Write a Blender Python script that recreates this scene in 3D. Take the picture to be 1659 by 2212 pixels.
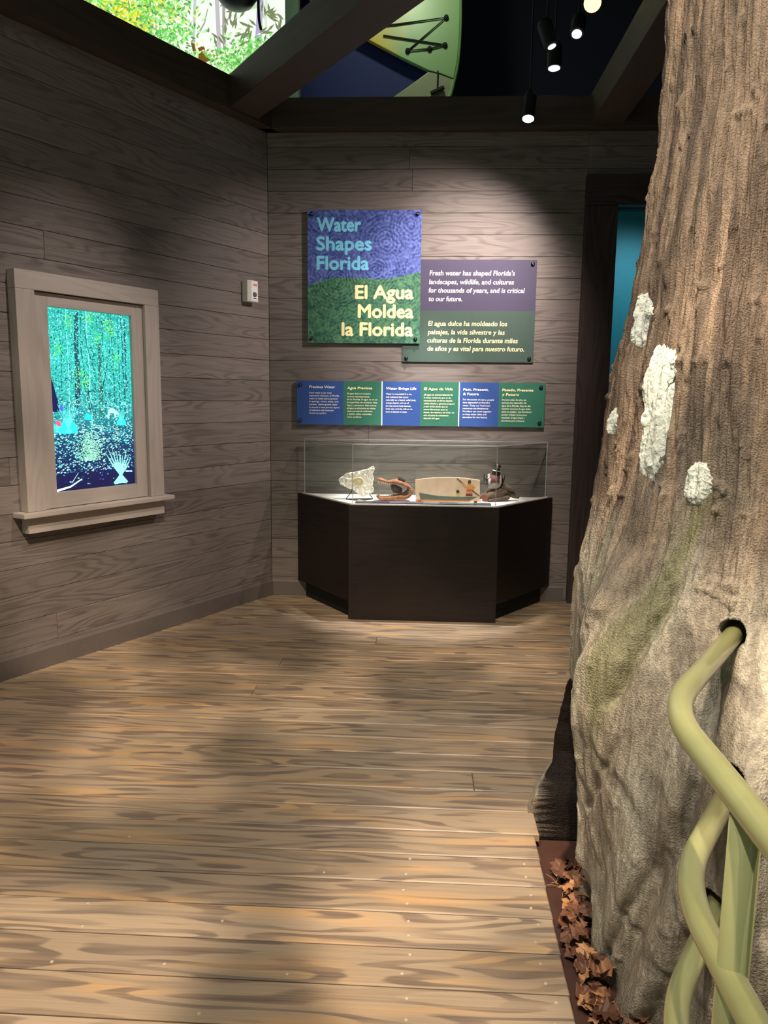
import bpy, bmesh, math, random
import numpy as np
from mathutils import Vector, Matrix
random.seed(7); rng = np.random.default_rng(7)
for o in list(bpy.data.objects): bpy.data.objects.remove(o)
S = bpy.context.scene
COL = S.collection
PI = math.pi

# ------------------------------------------------------------------ camera
W, H, F = 1659, 2212, 1640.0
PITCH, YAW, ROLL, AW = 0.15030, 0.04986, -0.01133, 0.51329   # AW: angle of the left wall to the back wall's normal
CAM = np.array([0, 0, 1.4])
def cam_matrix(p, y, r):
    cy, sy, cp, sp, cr, sr = math.cos(y), math.sin(y), math.cos(p), math.sin(p), math.cos(r), math.sin(r)
    roll = np.array([[cr, -sr, 0], [sr, cr, 0], [0, 0, 1]])
    base = np.array([[1, 0, 0], [0, 0, 1], [0, -1, 0]])
    pit = np.array([[1, 0, 0], [0, cp, sp], [0, -sp, cp]])
    yaw = np.array([[cy, -sy, 0], [sy, cy, 0], [0, 0, 1]])
    return yaw @ pit @ base @ roll
MC = cam_matrix(PITCH, YAW, ROLL)
cd = bpy.data.cameras.new('camera'); cam = bpy.data.objects.new('camera', cd); COL.objects.link(cam)
cd.sensor_fit = 'VERTICAL'; cd.sensor_height = 36.0; cd.lens = F / H * 36.0
cd.clip_start = 0.02; cd.clip_end = 100
m4 = Matrix.Identity(4)
for i in range(3):
    m4[i][0] = MC[i, 0]; m4[i][1] = -MC[i, 1]; m4[i][2] = -MC[i, 2]; m4[i][3] = CAM[i]
cam.matrix_world = m4
S.camera = cam
S.view_settings.view_transform = 'Standard'; S.view_settings.look = 'None'
S.view_settings.gamma = 1.0; S.view_settings.use_curve_mapping = False
S.view_settings.exposure = 0.12

def ray(x, y):
    d = MC @ np.array([x - W / 2, y - H / 2, F]); return d / np.linalg.norm(d)
def at_z(x, y, z=0.0):
    d = ray(x, y); return CAM + d * ((z - CAM[2]) / d[2])
def at_y(x, y, Y):
    d = ray(x, y); return CAM + d * (Y / d[1])
D = 5.230                                                   # the back wall's distance
A0 = np.array([-1.0545, D, 0.0])                            # foot of the corner
UL = np.array([math.sin(AW), math.cos(AW), 0]); NL = np.array([math.cos(AW), -math.sin(AW), 0])
RZL = PI / 2 - AW
def at_left(x, y, off=0.0):
    d = ray(x, y); t = ((A0 + NL * off - CAM) @ NL) / (d @ NL); P = CAM + d * t
    return (P - A0) @ UL, P[2]

# ------------------------------------------------------------------ world and lamps
wd = bpy.data.worlds.new('world'); S.world = wd; wd.use_nodes = True
wd.node_tree.nodes['Background'].inputs[0].default_value = (0.82, 1.0, 0.84, 1)
wd.node_tree.nodes['Background'].inputs[1].default_value = 0.30

def spot(name, loc, to, power, color, angle, blend=0.5, size=0.05, gobo=None):
    l = bpy.data.lights.new(name, 'SPOT'); l.energy = power; l.color = color
    l.spot_size = math.radians(angle); l.spot_blend = blend; l.shadow_soft_size = size
    o = bpy.data.objects.new(name, l); COL.objects.link(o); o.location = loc
    o.rotation_euler = (Vector(to) - Vector(loc)).to_track_quat('-Z', 'Y').to_euler()
    if gobo:                                                # a leaf-dapple pattern plate in the projector
        l.use_nodes = True; nt = l.node_tree; em = nt.nodes['Emission']
        tc = nt.nodes.new('ShaderNodeTexCoord'); mp = nt.nodes.new('ShaderNodeMapping'); nz = nt.nodes.new('ShaderNodeTexNoise'); rp = nt.nodes.new('ShaderNodeValToRGB')
        nt.links.new(tc.outputs['Normal'], mp.inputs['Vector']); nt.links.new(mp.outputs[0], nz.inputs['Vector'])
        nz.inputs['Scale'].default_value = gobo[0]; nz.inputs['Detail'].default_value = 1.5
        mp.inputs['Location'].default_value = gobo[3]
        rp.color_ramp.elements[0].position = gobo[1]; rp.color_ramp.elements[0].color = gobo[4]
        rp.color_ramp.elements[1].position = gobo[2]; rp.color_ramp.elements[1].color = gobo[5]
        nt.links.new(nz.outputs['Fac'], rp.inputs[0]); nt.links.new(rp.outputs[0], em.inputs['Color'])
    return o
WARM = (1.0, 0.87, 0.78)
spot('sign_lamp', (0.95, 4.30, 2.98), (-0.30, D, 1.70), 160, (1, .86, .79), 80, .9, .04)
spot('sign_lamp', (0.35, 3.45, 3.8), (0.25, D, 1.75), 440, (1, .86, .79), 42, .9, .06)
spot('case_lamp', (0.10, 4.80, 3.05), (0.02, 4.96, .75), 400, (1, .95, .90), 34, .5, .03)
spot('window_lamp', (0.3, 2.7, 4.2), (-1.95, 3.95, 1.25), 290, (1, .88, .80), 27, .9, .05)
spot('wall_wash', (-0.6, 1.6, 4.4), (-1.9, 4.0, 0.5), 16, (1, .88, .78), 75, 1.0, .1)
spot('floor_projector', (0.1, 0.3, 4.4), (-0.25, 1.9, 0), 1300, (1, .84, .67), 76, .7, .05,
     (8.0, .42, .60, (3.1, 1.7, .4), (.20, .19, .18, 1), (1, .95, .88, 1)))
spot('back_floor_lamp', (0.2, 2.6, 4.5), (-0.5, 3.2, 0), 110, (1, .90, .78), 58, .9, .05,
     (7.0, .42, .60, (1.1, 4.7, .4), (.2, .2, .2, 1), (1, .97, .9, 1)))
spot('blue_accent', (-0.9, 0.6, 4.2), (-.80, 1.78, 0), 60, (.55, .72, 1), 17, 1.0, .05)
spot('rose_accent', (-0.9, 0.8, 4.2), (-1.72, 2.85, 0), 150, (1, .78, .72), 13, .35, .03)
spot('tree_lamp', (-0.9, 0.2, 4.3), (1.0, 2.1, 1.2), 400, (1, .94, .84), 54, .8, .05)
spot('tree_lamp', (0.75, 0.75, 4.2), (0.72, 1.7, .4), 140, (1, .94, .84), 55, .8, .04)
spot('passage_lamp', (1.9, 5.9, 3.1), (1.5, 6.7, 1.7), 60, (.8, 1, 1), 80, .9, .1)
spot('hall_lamp', (-.2, 5.55, 5.2), (.2, 6.8, 4.3), 48, (.95, 1, .72), 125, .8, .1)

# ------------------------------------------------------------------ node materials
def lin(c):
    return tuple((v / 255 / 12.92) if v / 255 <= .04045 else ((v / 255 + .055) / 1.055) ** 2.4 for v in c)
def rgba(c): return (*lin(c), 1.0)
MATS = {}
def new_mat(name):
    m = bpy.data.materials.new(name); m.use_nodes = True; nt = m.node_tree
    return m, nt, nt.nodes['Principled BSDF']
def N(nt, t, **kw):
    n = nt.nodes.new(t)
    for k, v in kw.items():
        if k in n.inputs: n.inputs[k].default_value = v
        else: setattr(n, k, v)
    return n
def plain(name, c, rough=.5, metal=0.0, var=.06, scale=30, bump=0.0, spec=.5, coat=0.0):
    if name in MATS: return MATS[name]
    m, nt, b = new_mat(name); L = nt.links.new
    tc = N(nt, 'ShaderNodeTexCoord'); nz = N(nt, 'ShaderNodeTexNoise', Scale=scale, Detail=4.0)
    L(tc.outputs['Object'], nz.inputs['Vector'])
    hs = N(nt, 'ShaderNodeHueSaturation'); hs.inputs['Color'].default_value = rgba(c)
    mr = N(nt, 'ShaderNodeMapRange'); mr.inputs[1].default_value = .3; mr.inputs[2].default_value = .7
    mr.inputs[3].default_value = 1 - var; mr.inputs[4].default_value = 1 + var
    L(nz.outputs['Fac'], mr.inputs[0]); L(mr.outputs[0], hs.inputs['Value']); L(hs.outputs[0], b.inputs['Base Color'])
    b.inputs['Roughness'].default_value = rough; b.inputs['Metallic'].default_value = metal
    b.inputs['Specular IOR Level'].default_value = spec
    if coat: b.inputs['Coat Weight'].default_value = coat
    if bump:
        bp = N(nt, 'ShaderNodeBump', Strength=bump, Distance=.01); L(nz.outputs['Fac'], bp.inputs['Height']); L(bp.outputs[0], b.inputs['Normal'])
    MATS[name] = m; return m
def wood(name, c_light, c_dark, rings=26.0, ring_mix=.7, stretch=(.55, 6, 6), fibre=.35, rough=.5, bump=.15, board_var=.18, spec=.4, axis=0, warm=None, edge=(-.2, 1.0)):
    """plain-sawn boards: contour lines of a stretched noise make the cathedral grain; every board its own offset"""
    m, nt, b = new_mat(name); L = nt.links.new
    tc = N(nt, 'ShaderNodeTexCoord'); oi = N(nt, 'ShaderNodeObjectInfo')
    off = N(nt, 'ShaderNodeVectorMath', operation='SCALE'); off.inputs[0].default_value = (37.0, 11.0, 53.0)
    L(oi.outputs['Random'], off.inputs['Scale'])
    st = N(nt, 'ShaderNodeVectorMath', operation='MULTIPLY')
    s = list(stretch)
    if axis == 2: s = [s[1], s[2], s[0]]
    st.inputs[1].default_value = s
    L(tc.outputs['Object'], st.inputs[0])
    ad = N(nt, 'ShaderNodeVectorMath', operation='ADD'); L(st.outputs[0], ad.inputs[0]); L(off.outputs[0], ad.inputs[1])
    nz = N(nt, 'ShaderNodeTexNoise', Scale=1.0, Detail=1.6, Roughness=.45, Distortion=.15); L(ad.outputs[0], nz.inputs['Vector'])
    mu = N(nt, 'ShaderNodeMath', operation='MULTIPLY'); mu.inputs[1].default_value = rings * 6.283; L(nz.outputs['Fac'], mu.inputs[0])
    sn = N(nt, 'ShaderNodeMath', operation='SINE'); L(mu.outputs[0], sn.inputs[0])
    rg = N(nt, 'ShaderNodeMapRange'); rg.inputs[1].default_value = edge[0]; rg.inputs[2].default_value = edge[1]
    rg.inputs[3].default_value = 0; rg.inputs[4].default_value = 1; L(sn.outputs[0], rg.inputs[0])
    fs = N(nt, 'ShaderNodeVectorMath', operation='MULTIPLY'); fs.inputs[1].default_value = (2.5, 220, 220) if axis == 0 else (220, 220, 2.5)
    L(tc.outputs['Object'], fs.inputs[0]); fa = N(nt, 'ShaderNodeVectorMath', operation='ADD'); L(fs.outputs[0], fa.inputs[0]); L(off.outputs[0], fa.inputs[1])
    fz = N(nt, 'ShaderNodeTexNoise', Scale=1.0, Detail=3.0); L(fa.outputs[0], fz.inputs['Vector'])
    # grain strength comes and goes over the board
    gz = N(nt, 'ShaderNodeTexNoise', Scale=2.2, Detail=1.0); L(ad.outputs[0], gz.inputs['Vector'])
    gs = N(nt, 'ShaderNodeMapRange'); gs.inputs[1].default_value = .35; gs.inputs[2].default_value = .65; gs.inputs[3].default_value = .25; gs.inputs[4].default_value = 1.0
    L(gz.outputs['Fac'], gs.inputs[0])
    gm = N(nt, 'ShaderNodeMath', operation='MULTIPLY'); L(rg.outputs[0], gm.inputs[0]); L(gs.outputs[0], gm.inputs[1])
    g2 = N(nt, 'ShaderNodeMath', operation='MULTIPLY'); g2.inputs[1].default_value = ring_mix; L(gm.outputs[0], g2.inputs[0])
    f2 = N(nt, 'ShaderNodeMapRange'); f2.inputs[1].default_value = .35; f2.inputs[2].default_value = .7; f2.inputs[3].default_value = 0; f2.inputs[4].default_value = fibre
    L(fz.outputs['Fac'], f2.inputs[0])
    sm = N(nt, 'ShaderNodeMath', operation='ADD', use_clamp=True); L(g2.outputs[0], sm.inputs[0]); L(f2.outputs[0], sm.inputs[1])
    mx = N(nt, 'ShaderNodeMix', data_type='RGBA'); L(sm.outputs[0], mx.inputs[0])
    mx.inputs[6].default_value = rgba(c_light); mx.inputs[7].default_value = rgba(c_dark)
    col = mx.outputs[2]
    if warm:                                                # some boards take the stain more orange
        w = N(nt, 'ShaderNodeMix', data_type='RGBA'); w.inputs[7].default_value = rgba(warm)
        wz = N(nt, 'ShaderNodeTexNoise', Scale=1.3, Detail=1.0); L(ad.outputs[0], wz.inputs['Vector'])
        wr = N(nt, 'ShaderNodeMapRange'); wr.inputs[1].default_value = .5; wr.inputs[2].default_value = .72; wr.inputs[3].default_value = 0; wr.inputs[4].default_value = .6
        L(wz.outputs['Fac'], wr.inputs[0]); 
        inv = N(nt, 'ShaderNodeMath', operation='SUBTRACT'); inv.inputs[0].default_value = 1.0; L(sm.outputs[0], inv.inputs[1])
        wm = N(nt, 'ShaderNodeMath', operation='MULTIPLY'); L(wr.outputs[0], wm.inputs[0]); L(inv.outputs[0], wm.inputs[1])
        L(wm.outputs[0], w.inputs[0]); L(col, w.inputs[6]); col = w.outputs[2]
    hs = N(nt, 'ShaderNodeHueSaturation'); L(col, hs.inputs['Color'])
    vr = N(nt, 'ShaderNodeMapRange'); vr.inputs[3].default_value = 1 - board_var; vr.inputs[4].default_value = 1 + board_var
    L(oi.outputs['Random'], vr.inputs[0]); L(vr.outputs[0], hs.inputs['Value']); L(hs.outputs[0], b.inputs['Base Color'])
    bp = N(nt, 'ShaderNodeBump', Strength=bump, Distance=.004); L(sm.outputs[0], bp.inputs['Height']); L(bp.outputs[0], b.inputs['Normal'])
    b.inputs['Roughness'].default_value = rough; b.inputs['Specular IOR Level'].default_value = spec
    MATS[name] = m; return m
def emit(name, c, strength):
    m, nt, b = new_mat(name); b.inputs['Base Color'].default_value = (0, 0, 0, 1)
    b.inputs['Emission Color'].default_value = rgba(c); b.inputs['Emission Strength'].default_value = strength
    MATS[name] = m; return m
def attr_mat(name, rough=.8, emission=0.0, bump=None, spec=.3, tint=None):
    m, nt, b = new_mat(name); L = nt.links.new
    a = N(nt, 'ShaderNodeAttribute', attribute_name='col')
    if emission:
        b.inputs['Base Color'].default_value = (.01, .01, .01, 1)
        L(a.outputs['Color'], b.inputs['Emission Color']); b.inputs['Emission Strength'].default_value = emission
    else: L(a.outputs['Color'], b.inputs['Base Color'])
    b.inputs['Roughness'].default_value = rough; b.inputs['Specular IOR Level'].default_value = spec
    MATS[name] = m; return m

wall_wood = wood('stained_wall_board', (126, 117, 112), (92, 84, 81), rings=13, ring_mix=.65, stretch=(1.1, 9, 9), fibre=.5, rough=.55, bump=.12, board_var=.13)
floor_wood = wood('floor_board_pine', (166, 147, 124), (112, 97, 86), rings=6.5, ring_mix=.8, stretch=(1.5, 12, 12), fibre=.28, rough=.40, edge=(-.1, .45), bump=.10, board_var=.14, spec=.4, warm=(206, 160, 104))
dark_wood = wood('espresso_board', (33, 23, 20), (19, 14, 13), rings=16, ring_mix=.6, stretch=(.8, 6, 6), rough=.5, bump=.08, board_var=.06)
dark_wood_v = wood('espresso_board_upright', (62, 50, 48), (38, 30, 30), rings=14, ring_mix=.6, stretch=(.8, 6, 6), rough=.5, bump=.08, board_var=.06, axis=2)
beam_wood = wood('dark_beam_board', (74, 62, 54), (54, 45, 40), rings=12, ring_mix=.5, stretch=(.6, 4, 4), rough=.6, bump=.08, board_var=.06)
pale_wood = wood('pale_grey_birch', (178, 167, 160), (160, 149, 142), rings=10, ring_mix=.5, stretch=(.9, 6, 6), rough=.55, bump=.05, board_var=.04)
pale_wood_v = wood('pale_grey_birch_upright', (178, 167, 160), (160, 149, 142), rings=10, ring_mix=.5, stretch=(.9, 6, 6), rough=.55, bump=.05, board_var=.04, axis=2)
base_paint = plain('grey_baseboard_paint', (104, 96, 92), .5, var=.05)
black = plain('matte_black', (7, 7, 8), .7, var=.1)
black_metal = plain('black_metal', (16, 16, 17), .32, metal=.4, var=.1)
white_metal = plain('off_white_plastic', (224, 220, 212), .4, var=.02)

# ------------------------------------------------------------------ mesh helpers
class MB:
    def __init__(self): self.v = []; self.f = []; self.c = []
    def add(self, vs, fs, c=None):
        n = len(self.v); self.v += [tuple(map(float, p)) for p in vs]; self.f += [tuple(i + n for i in q) for q in fs]
        if c is not None: self.c += [c] * len(vs)
        return self
    def box(self, x0, x1, y0, y1, z0, z1, c=None):
        return self.add([(x0, y0, z0), (x1, y0, z0), (x1, y1, z0), (x0, y1, z0), (x0, y0, z1), (x1, y0, z1), (x1, y1, z1), (x0, y1, z1)],
                        [(0, 3, 2, 1), (4, 5, 6, 7), (0, 1, 5, 4), (1, 2, 6, 5), (2, 3, 7, 6), (3, 0, 4, 7)], c)
    def prism_z(self, poly, z0, z1):                        # polygon in xy (ccw), raised
        n = len(poly)
        return self.add([(x, y, z0) for x, y in poly] + [(x, y, z1) for x, y in poly],
                        [tuple(range(n - 1, -1, -1)), tuple(range(n, 2 * n))] + [(i, (i + 1) % n, n + (i + 1) % n, n + i) for i in range(n)])
    def prism_y(self, poly, y0, y1, c=None):                # polygon in xz, from y0 (front) to y1
        n = len(poly)
        return self.add([(x, y0, z) for x, z in poly] + [(x, y1, z) for x, z in poly],
                        [tuple(range(n)), tuple(range(2 * n - 1, n - 1, -1))] + [(i, n + i, n + (i + 1) % n, (i + 1) % n) for i in range(n)], c)
    def tube(self, pts, r, seg=12, cap=True):
        pts = [Vector(p) for p in pts]; n = len(pts); rs = r if hasattr(r, '__len__') else [r] * n
        vs = []; up = None
        for i, p in enumerate(pts):
            t = (pts[min(i + 1, n - 1)] - pts[max(i - 1, 0)]).normalized()
            if up is None: up = Vector((0, 0, 1)) if abs(t.z) < .9 else Vector((1, 0, 0))
            a = (up - t * up.dot(t)).normalized(); up = a; b = t.cross(a)
            vs += [p + (a * math.cos(2 * PI * k / seg) + b * math.sin(2 * PI * k / seg)) * rs[i] for k in range(seg)]
        fs = [(i * seg + k, i * seg + (k + 1) % seg, (i + 1) * seg + (k + 1) % seg, (i + 1) * seg + k) for i in range(n - 1) for k in range(seg)]
        if cap: fs += [tuple(range(seg - 1, -1, -1)), tuple(range((n - 1) * seg, n * seg))]
        return self.add(vs, fs)
    def rings(self, rings, cap=True):                       # loft of equal-length rings
        n = len(rings[0]); vs = [p for r in rings for p in r]
        fs = [(i * n + k, i * n + (k + 1) % n, (i + 1) * n + (k + 1) % n, (i + 1) * n + k) for i in range(len(rings) - 1) for k in range(n)]
        if cap: fs += [tuple(range(n - 1, -1, -1)), tuple(range((len(rings) - 1) * n, len(rings) * n))]
        return self.add(vs, fs)
    def ball(self, c, r, nu=16, nv=10, rot=None):
        r = r if hasattr(r, '__len__') else (r, r, r); rings = []
        for j in range(nv + 1):
            ph = PI * j / nv; ph = min(max(ph, .02), PI - .02)
            ring = []
            for k in range(nu):
                p = Vector((r[0] * math.sin(ph) * math.cos(2 * PI * k / nu), r[1] * math.sin(ph) * math.sin(2 * PI * k / nu), -r[2] * math.cos(ph)))
                if rot: p = rot @ p
                ring.append(p + Vector(c))
            rings.append(ring)
        return self.rings(rings)
    def mesh(self, name):
        me = bpy.data.meshes.new(name); me.from_pydata(self.v, [], self.f)
        if self.c:
            at = me.color_attributes.new('col', 'FLOAT_COLOR', 'POINT')
            at.data.foreach_set('color', np.array([(*k[:3], 1.0) for k in self.c], dtype=np.float32).ravel())
        me.update(); return me
    def build(self, name, mat, parent=None, smooth=False, bevel=0.0, loc=None, fix=True):
        me = self.mesh(name)
        if fix:
            bm = bmesh.new(); bm.from_mesh(me); bmesh.ops.recalc_face_normals(bm, faces=bm.faces)
            if bevel: bmesh.ops.bevel(bm, geom=[e for e in bm.edges if e.is_manifold and e.calc_face_angle(0) > .5], offset=bevel, segments=2, profile=.7, affect='EDGES', clamp_overlap=True)
            bm.to_mesh(me); bm.free()
        return link(name, me, mat, parent, smooth, loc)
def link(name, me, mat, parent=None, smooth=False, loc=None):
    if mat and not me.materials: me.materials.append(mat)
    if smooth: me.polygons.foreach_set('use_smooth', [len(p.vertices) <= 4 for p in me.polygons])
    o = bpy.data.objects.new(name, me); COL.objects.link(o); o.parent = parent
    if loc is not None: o.location = loc
    return o
def empty(name, loc=(0, 0, 0), rz=0.0):
    o = bpy.data.objects.new(name, None); COL.objects.link(o); o.location = loc; o.rotation_euler = (0, 0, rz); o.empty_display_size = .1; return o
def tag(o, label, cat, group=None, kind=None):
    o['label'] = label; o['category'] = cat
    if group: o['group'] = group
    if kind: o['kind'] = kind
    return o
def smooth_pts(pts, n=6):                                    # Catmull-Rom
    P = [Vector(p) for p in pts]; out = []
    for i in range(len(P) - 1):
        a, b, c, d = P[max(i - 1, 0)], P[i], P[i + 1], P[min(i + 2, len(P) - 1)]
        for k in range(n):
            t = k / n
            out.append(.5 * ((2 * b) + (c - a) * t + (2 * a - 5 * b + 4 * c - d) * t * t + (3 * b - a - 3 * c + d) * t ** 3))
    out.append(P[-1]); return out
def fillet(pts, rad, n=7):                                   # polyline with rounded bends
    P = [Vector(p) for p in pts]; out = [P[0]]
    for i in range(1, len(P) - 1):
        a = (P[i - 1] - P[i]); b = (P[i + 1] - P[i]); r = min(rad, a.length * .48, b.length * .48)
        p0 = P[i] + a.normalized() * r; p1 = P[i] + b.normalized() * r
        for k in range(n + 1):
            t = k / n; out.append(p0 * (1 - t) ** 2 + P[i] * 2 * t * (1 - t) + p1 * t * t)
    out.append(P[-1]); return out
TXT = {}
def text_mesh(s, size, bold=0.0, shear=0.0):
    cu = bpy.data.curves.new('t', 'FONT'); cu.body = s; cu.size = size; cu.offset = bold; cu.shear = shear; cu.resolution_u = 3
    cu.fill_mode = 'FRONT'
    o = bpy.data.objects.new('t', cu); COL.objects.link(o)
    bpy.context.view_layer.update()
    me = bpy.data.meshes.new_from_object(o.evaluated_get(bpy.context.evaluated_depsgraph_get()))
    bpy.data.objects.remove(o); bpy.data.curves.remove(cu)
    v = np.empty(len(me.vertices) * 3); me.vertices.foreach_get('co', v); v = v.reshape(-1, 3)
    f = [tuple(p.vertices) for p in me.polygons]; bpy.data.meshes.remove(me)
    return v, f
CAPH = None
def lettering(name, lines, y, mat, parent, cap, bold=.02, shear=0.0, squeeze=True):
    """lines: (string, x0, x1 or None, baseline z) in the wall's own metres; cap = height of the capitals"""
    global CAPH
    if CAPH is None:
        v, _ = text_mesh('H', 1.0); CAPH = v[:, 1].max()
    for s, x0, x1, z in lines:
        size = cap / CAPH
        v, f = text_mesh(s, size, 0.0, shear); e_ = bold * size * .72
        v[:, 0] -= v[:, 0].min()
        if x1 is not None: v[:, 0] *= (x1 - x0) / v[:, 0].max()
        m = MB(); [m.add([(x0 + a + ex, y - .0002 * k, z + b + ez) for a, b, _ in v], f) for k, (ex, ez) in enumerate(((-e_, 0), (e_, 0), (0, e_), (0, -e_)))]; m.build(name, mat, parent, fix=False)

# ------------------------------------------------------------------ the setting: floor, walls, beams
HW = 3.10; PITCHW = .1371; Z0W = .130
def plank_mesh(l, h, d, bev=.002):
    m = MB().box(-l / 2, l / 2, -d / 2, d / 2, -h / 2, h / 2); me = m.mesh('plank')
    bm = bmesh.new(); bm.from_mesh(me); bmesh.ops.recalc_face_normals(bm, faces=bm.faces)
    bmesh.ops.bevel(bm, geom=list(bm.edges), offset=bev, segments=1, affect='EDGES'); bm.to_mesh(me); bm.free(); return me
def board_wall(name, label, loc, rz, x0, x1, joints):
    back = MB().box(x0 - (.08 if rz == 0 else 0), x1 + (.03 if rz else 0), .022, .10, 0, HW).build(name, black, None, loc=loc); back.rotation_euler = (0, 0, rz)
    tag(back, label, 'wall', kind='structure')
    z = Z0W - PITCHW
    k = 0; cache = {}
    while z < HW:
        a, b = max(z, 0), min(z + PITCHW, HW)
        xs = [x0] + sorted(joints.get(k, [])) + [x1]
        for i in range(len(xs) - 1):
            key = (round(xs[i + 1] - xs[i], 4), round(b - a, 4))
            if key not in cache: cache[key] = plank_mesh(key[0] - .0015, key[1] - .0022, .02, .0012)
            link('plank', cache[key], wall_wood, back, loc=((xs[i] + xs[i + 1]) / 2, .0105 + random.uniform(-.0006, .0006), (a + b) / 2))
        z += PITCHW; k += 1
    return back
XR = 1.02                                                   # where the door frame starts
jb = {k: [random.uniform(-.6, .9)] for k in (3, 8, 13, 17, 20, 21)}
jb[20] = [-.1]; jb[21] = [-.12]; jb[2] = [-.3]
board_wall('wall_back', 'back wall of horizontal grey-brown stained boards behind the signs', (0, D, 0), 0, A0[0], XR + .01, jb)
# over the door and right of it
over = MB().box(XR + .01, 3.2, .022, .10, 2.63, HW).build('wall_over_door', black, None, loc=(0, D, 0))
tag(over, 'strip of grey-brown boards above the dark door frame', 'wall', kind='structure')
z = Z0W + 18 * PITCHW
for k in range(18, 22):
    a = max(Z0W + k * PITCHW, 2.64); b = min(Z0W + (k + 1) * PITCHW, HW)
    link('plank', plank_mesh(2.18, b - a - .0022, .02, .0012), wall_wood, over, loc=(XR + .01 + 1.09, .0105, (a + b) / 2))
jl = {k: [random.uniform(-3.2, -1.0)] for k in range(1, 22, 2)}
board_wall('wall_left', 'left wall of horizontal dark grey-brown boards with the glowing window', tuple(A0), RZL, -4.6, 0.0, jl)

# baseboards
def baseboard(name, label, loc, rz, x0, x1):
    poly = [(0, 0), (-.018, 0), (-.018, .098), (-.012, .110), (0, .110)]
    vs = [(x0, y, z) for y, z in poly] + [(x1, y, z) for y, z in poly]; n = 5
    o = MB().add(vs, [tuple(range(n)), tuple(range(2 * n - 1, n - 1, -1))] + [(i, n + i, n + (i + 1) % n, (i + 1) % n) for i in range(n)]).build(name, base_paint, None, loc=loc)
    o.rotation_euler = (0, 0, rz); return tag(o, label, 'baseboard', kind='structure')
baseboard('baseboard_left', 'long grey baseboard along the left wall', tuple(A0), RZL, -4.6, -.012)
baseboard('baseboard_back', 'grey baseboard at the foot of the back wall behind the display case', (0, D, 0), 0, A0[0] + .01, XR - .03)

# floor: one object per board, ended where the planting trench and the trunk begin
TX, TY = 1.2, 2.3                                           # trunk axis
XE = .372                                                   # edge of the floor along the trench
fl = MB().box(-4.6, 3.2, -1.6, D + .1, -.16, -.10).build('floor', black, None)
tag(fl, 'floor of wide weathered brown pine boards', 'floor', kind='structure')
PF = .1345; yf = 1.6338 - PF * 24
row = 0
def left_x(y): return A0[0] + (y - D) * math.tan(AW)         # foot of the left wall at this depth
while yf < D:
    yc = yf + PF / 2
    if yc > -1.5:
        xl = max(left_x(yf) + .005, -3.4) if yc > 1.2 else -3.4
        if yc < 2.36: xr = XE + (yc - 1.55) * .02
        elif yc < 3.04: xr = TX - math.sqrt(max(.0, .80 ** 2 - (yc - TY) ** 2))
        else: xr = 3.1
        xs = [xl]
        if row % 3 == 1: xs.append(random.uniform(xl + .8, xr - .3))
        if abs(yc - 2.62) < PF / 2: xs = [xl, .21]
        xs.append(xr)
        y1 = min(yf + PF, D)
        for i in range(len(xs) - 1):
            l = xs[i + 1] - xs[i]
            m = MB().box(-l / 2 + .0007, l / 2 - .0007, -(y1 - yf) / 2 + .0022, (y1 - yf) / 2 - .0022, -.025, 0)
            me = m.mesh('plank'); bm = bmesh.new(); bm.from_mesh(me); bmesh.ops.recalc_face_normals(bm, faces=bm.faces)
            bmesh.ops.bevel(bm, geom=[e for e in bm.edges if all(v.co.z > -.01 for v in e.verts)], offset=.003, segments=1, affect='EDGES'); bm.to_mesh(me); bm.free()
            o = link('plank', me, floor_wood, fl, loc=((xs[i] + xs[i + 1]) / 2, (yf + y1) / 2, random.uniform(-.0008, .0)))
    yf += PF; row += 1
# screws of the floor boards
scm = MB(); 
for r, z in ((.0042, .0012),): scm.tube([(0, 0, -.002), (0, 0, z)], r, 10)
scme = scm.mesh('screw'); screw_mat = plain('pale_screw_head', (206, 196, 178), .35, metal=.3)
for x0 in (-.02, .325):
    for k in range(9, 25):
        y = 1.6338 - PF * 24 + PF * (k + 14)
        if 1.0 < y < 2.15:
            for dy in (.035, .10):
                if x0 > .3 and y + dy > 2.3: continue
                link('screw', scme, screw_mat, fl, loc=(x0 + random.uniform(-.012, .012), y + dy + random.uniform(-.008, .008), 0))
for px, py in ((190, 1952), (178, 2002), (112, 2078), (355, 2083), (480, 1990), (620, 2105), (430, 2190), (280, 1808), (700, 1885)):
    p = at_z(px, py); link('screw', scme, screw_mat, fl, loc=(p[0], p[1], 0))

# beams
ZB = HW
def beam(label, p0, p1, w, h, mat=None):
    p0, p1 = Vector(p0), Vector(p1); d = p1 - p0
    o = MB().box(0, d.length, -w / 2, w / 2, 0, h).build('ceiling_beam', mat or beam_wood, None, bevel=.006, loc=p0)
    o.rotation_euler = (0, 0, math.atan2(d.y, d.x)); return tag(o, label, 'beam')
beam('dark wooden beam along the top of the left wall', A0 + NL * .00 + UL * -4.6 + [0, 0, ZB], A0 + UL * .06 + [0, 0, ZB], .16, .195)
beam('dark wooden beam along the top of the back wall', (A0[0] - .05, D, ZB), (3.2, D, ZB), .16, .185)
c0 = np.array([-1.19, 5.01, ZB + .015])
dd = np.array([math.sin(math.radians(36.4)), -math.cos(math.radians(36.4)), 0])
beam('wide dark beam running diagonally overhead from the wall corner', c0, c0 + dd * 2.75, .22, .19)
beam('faint dark beam running overhead from above the door', (1.12, D - .02, ZB + .015), (1.12, 2.98, ZB + .015), .2, .19)

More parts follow.
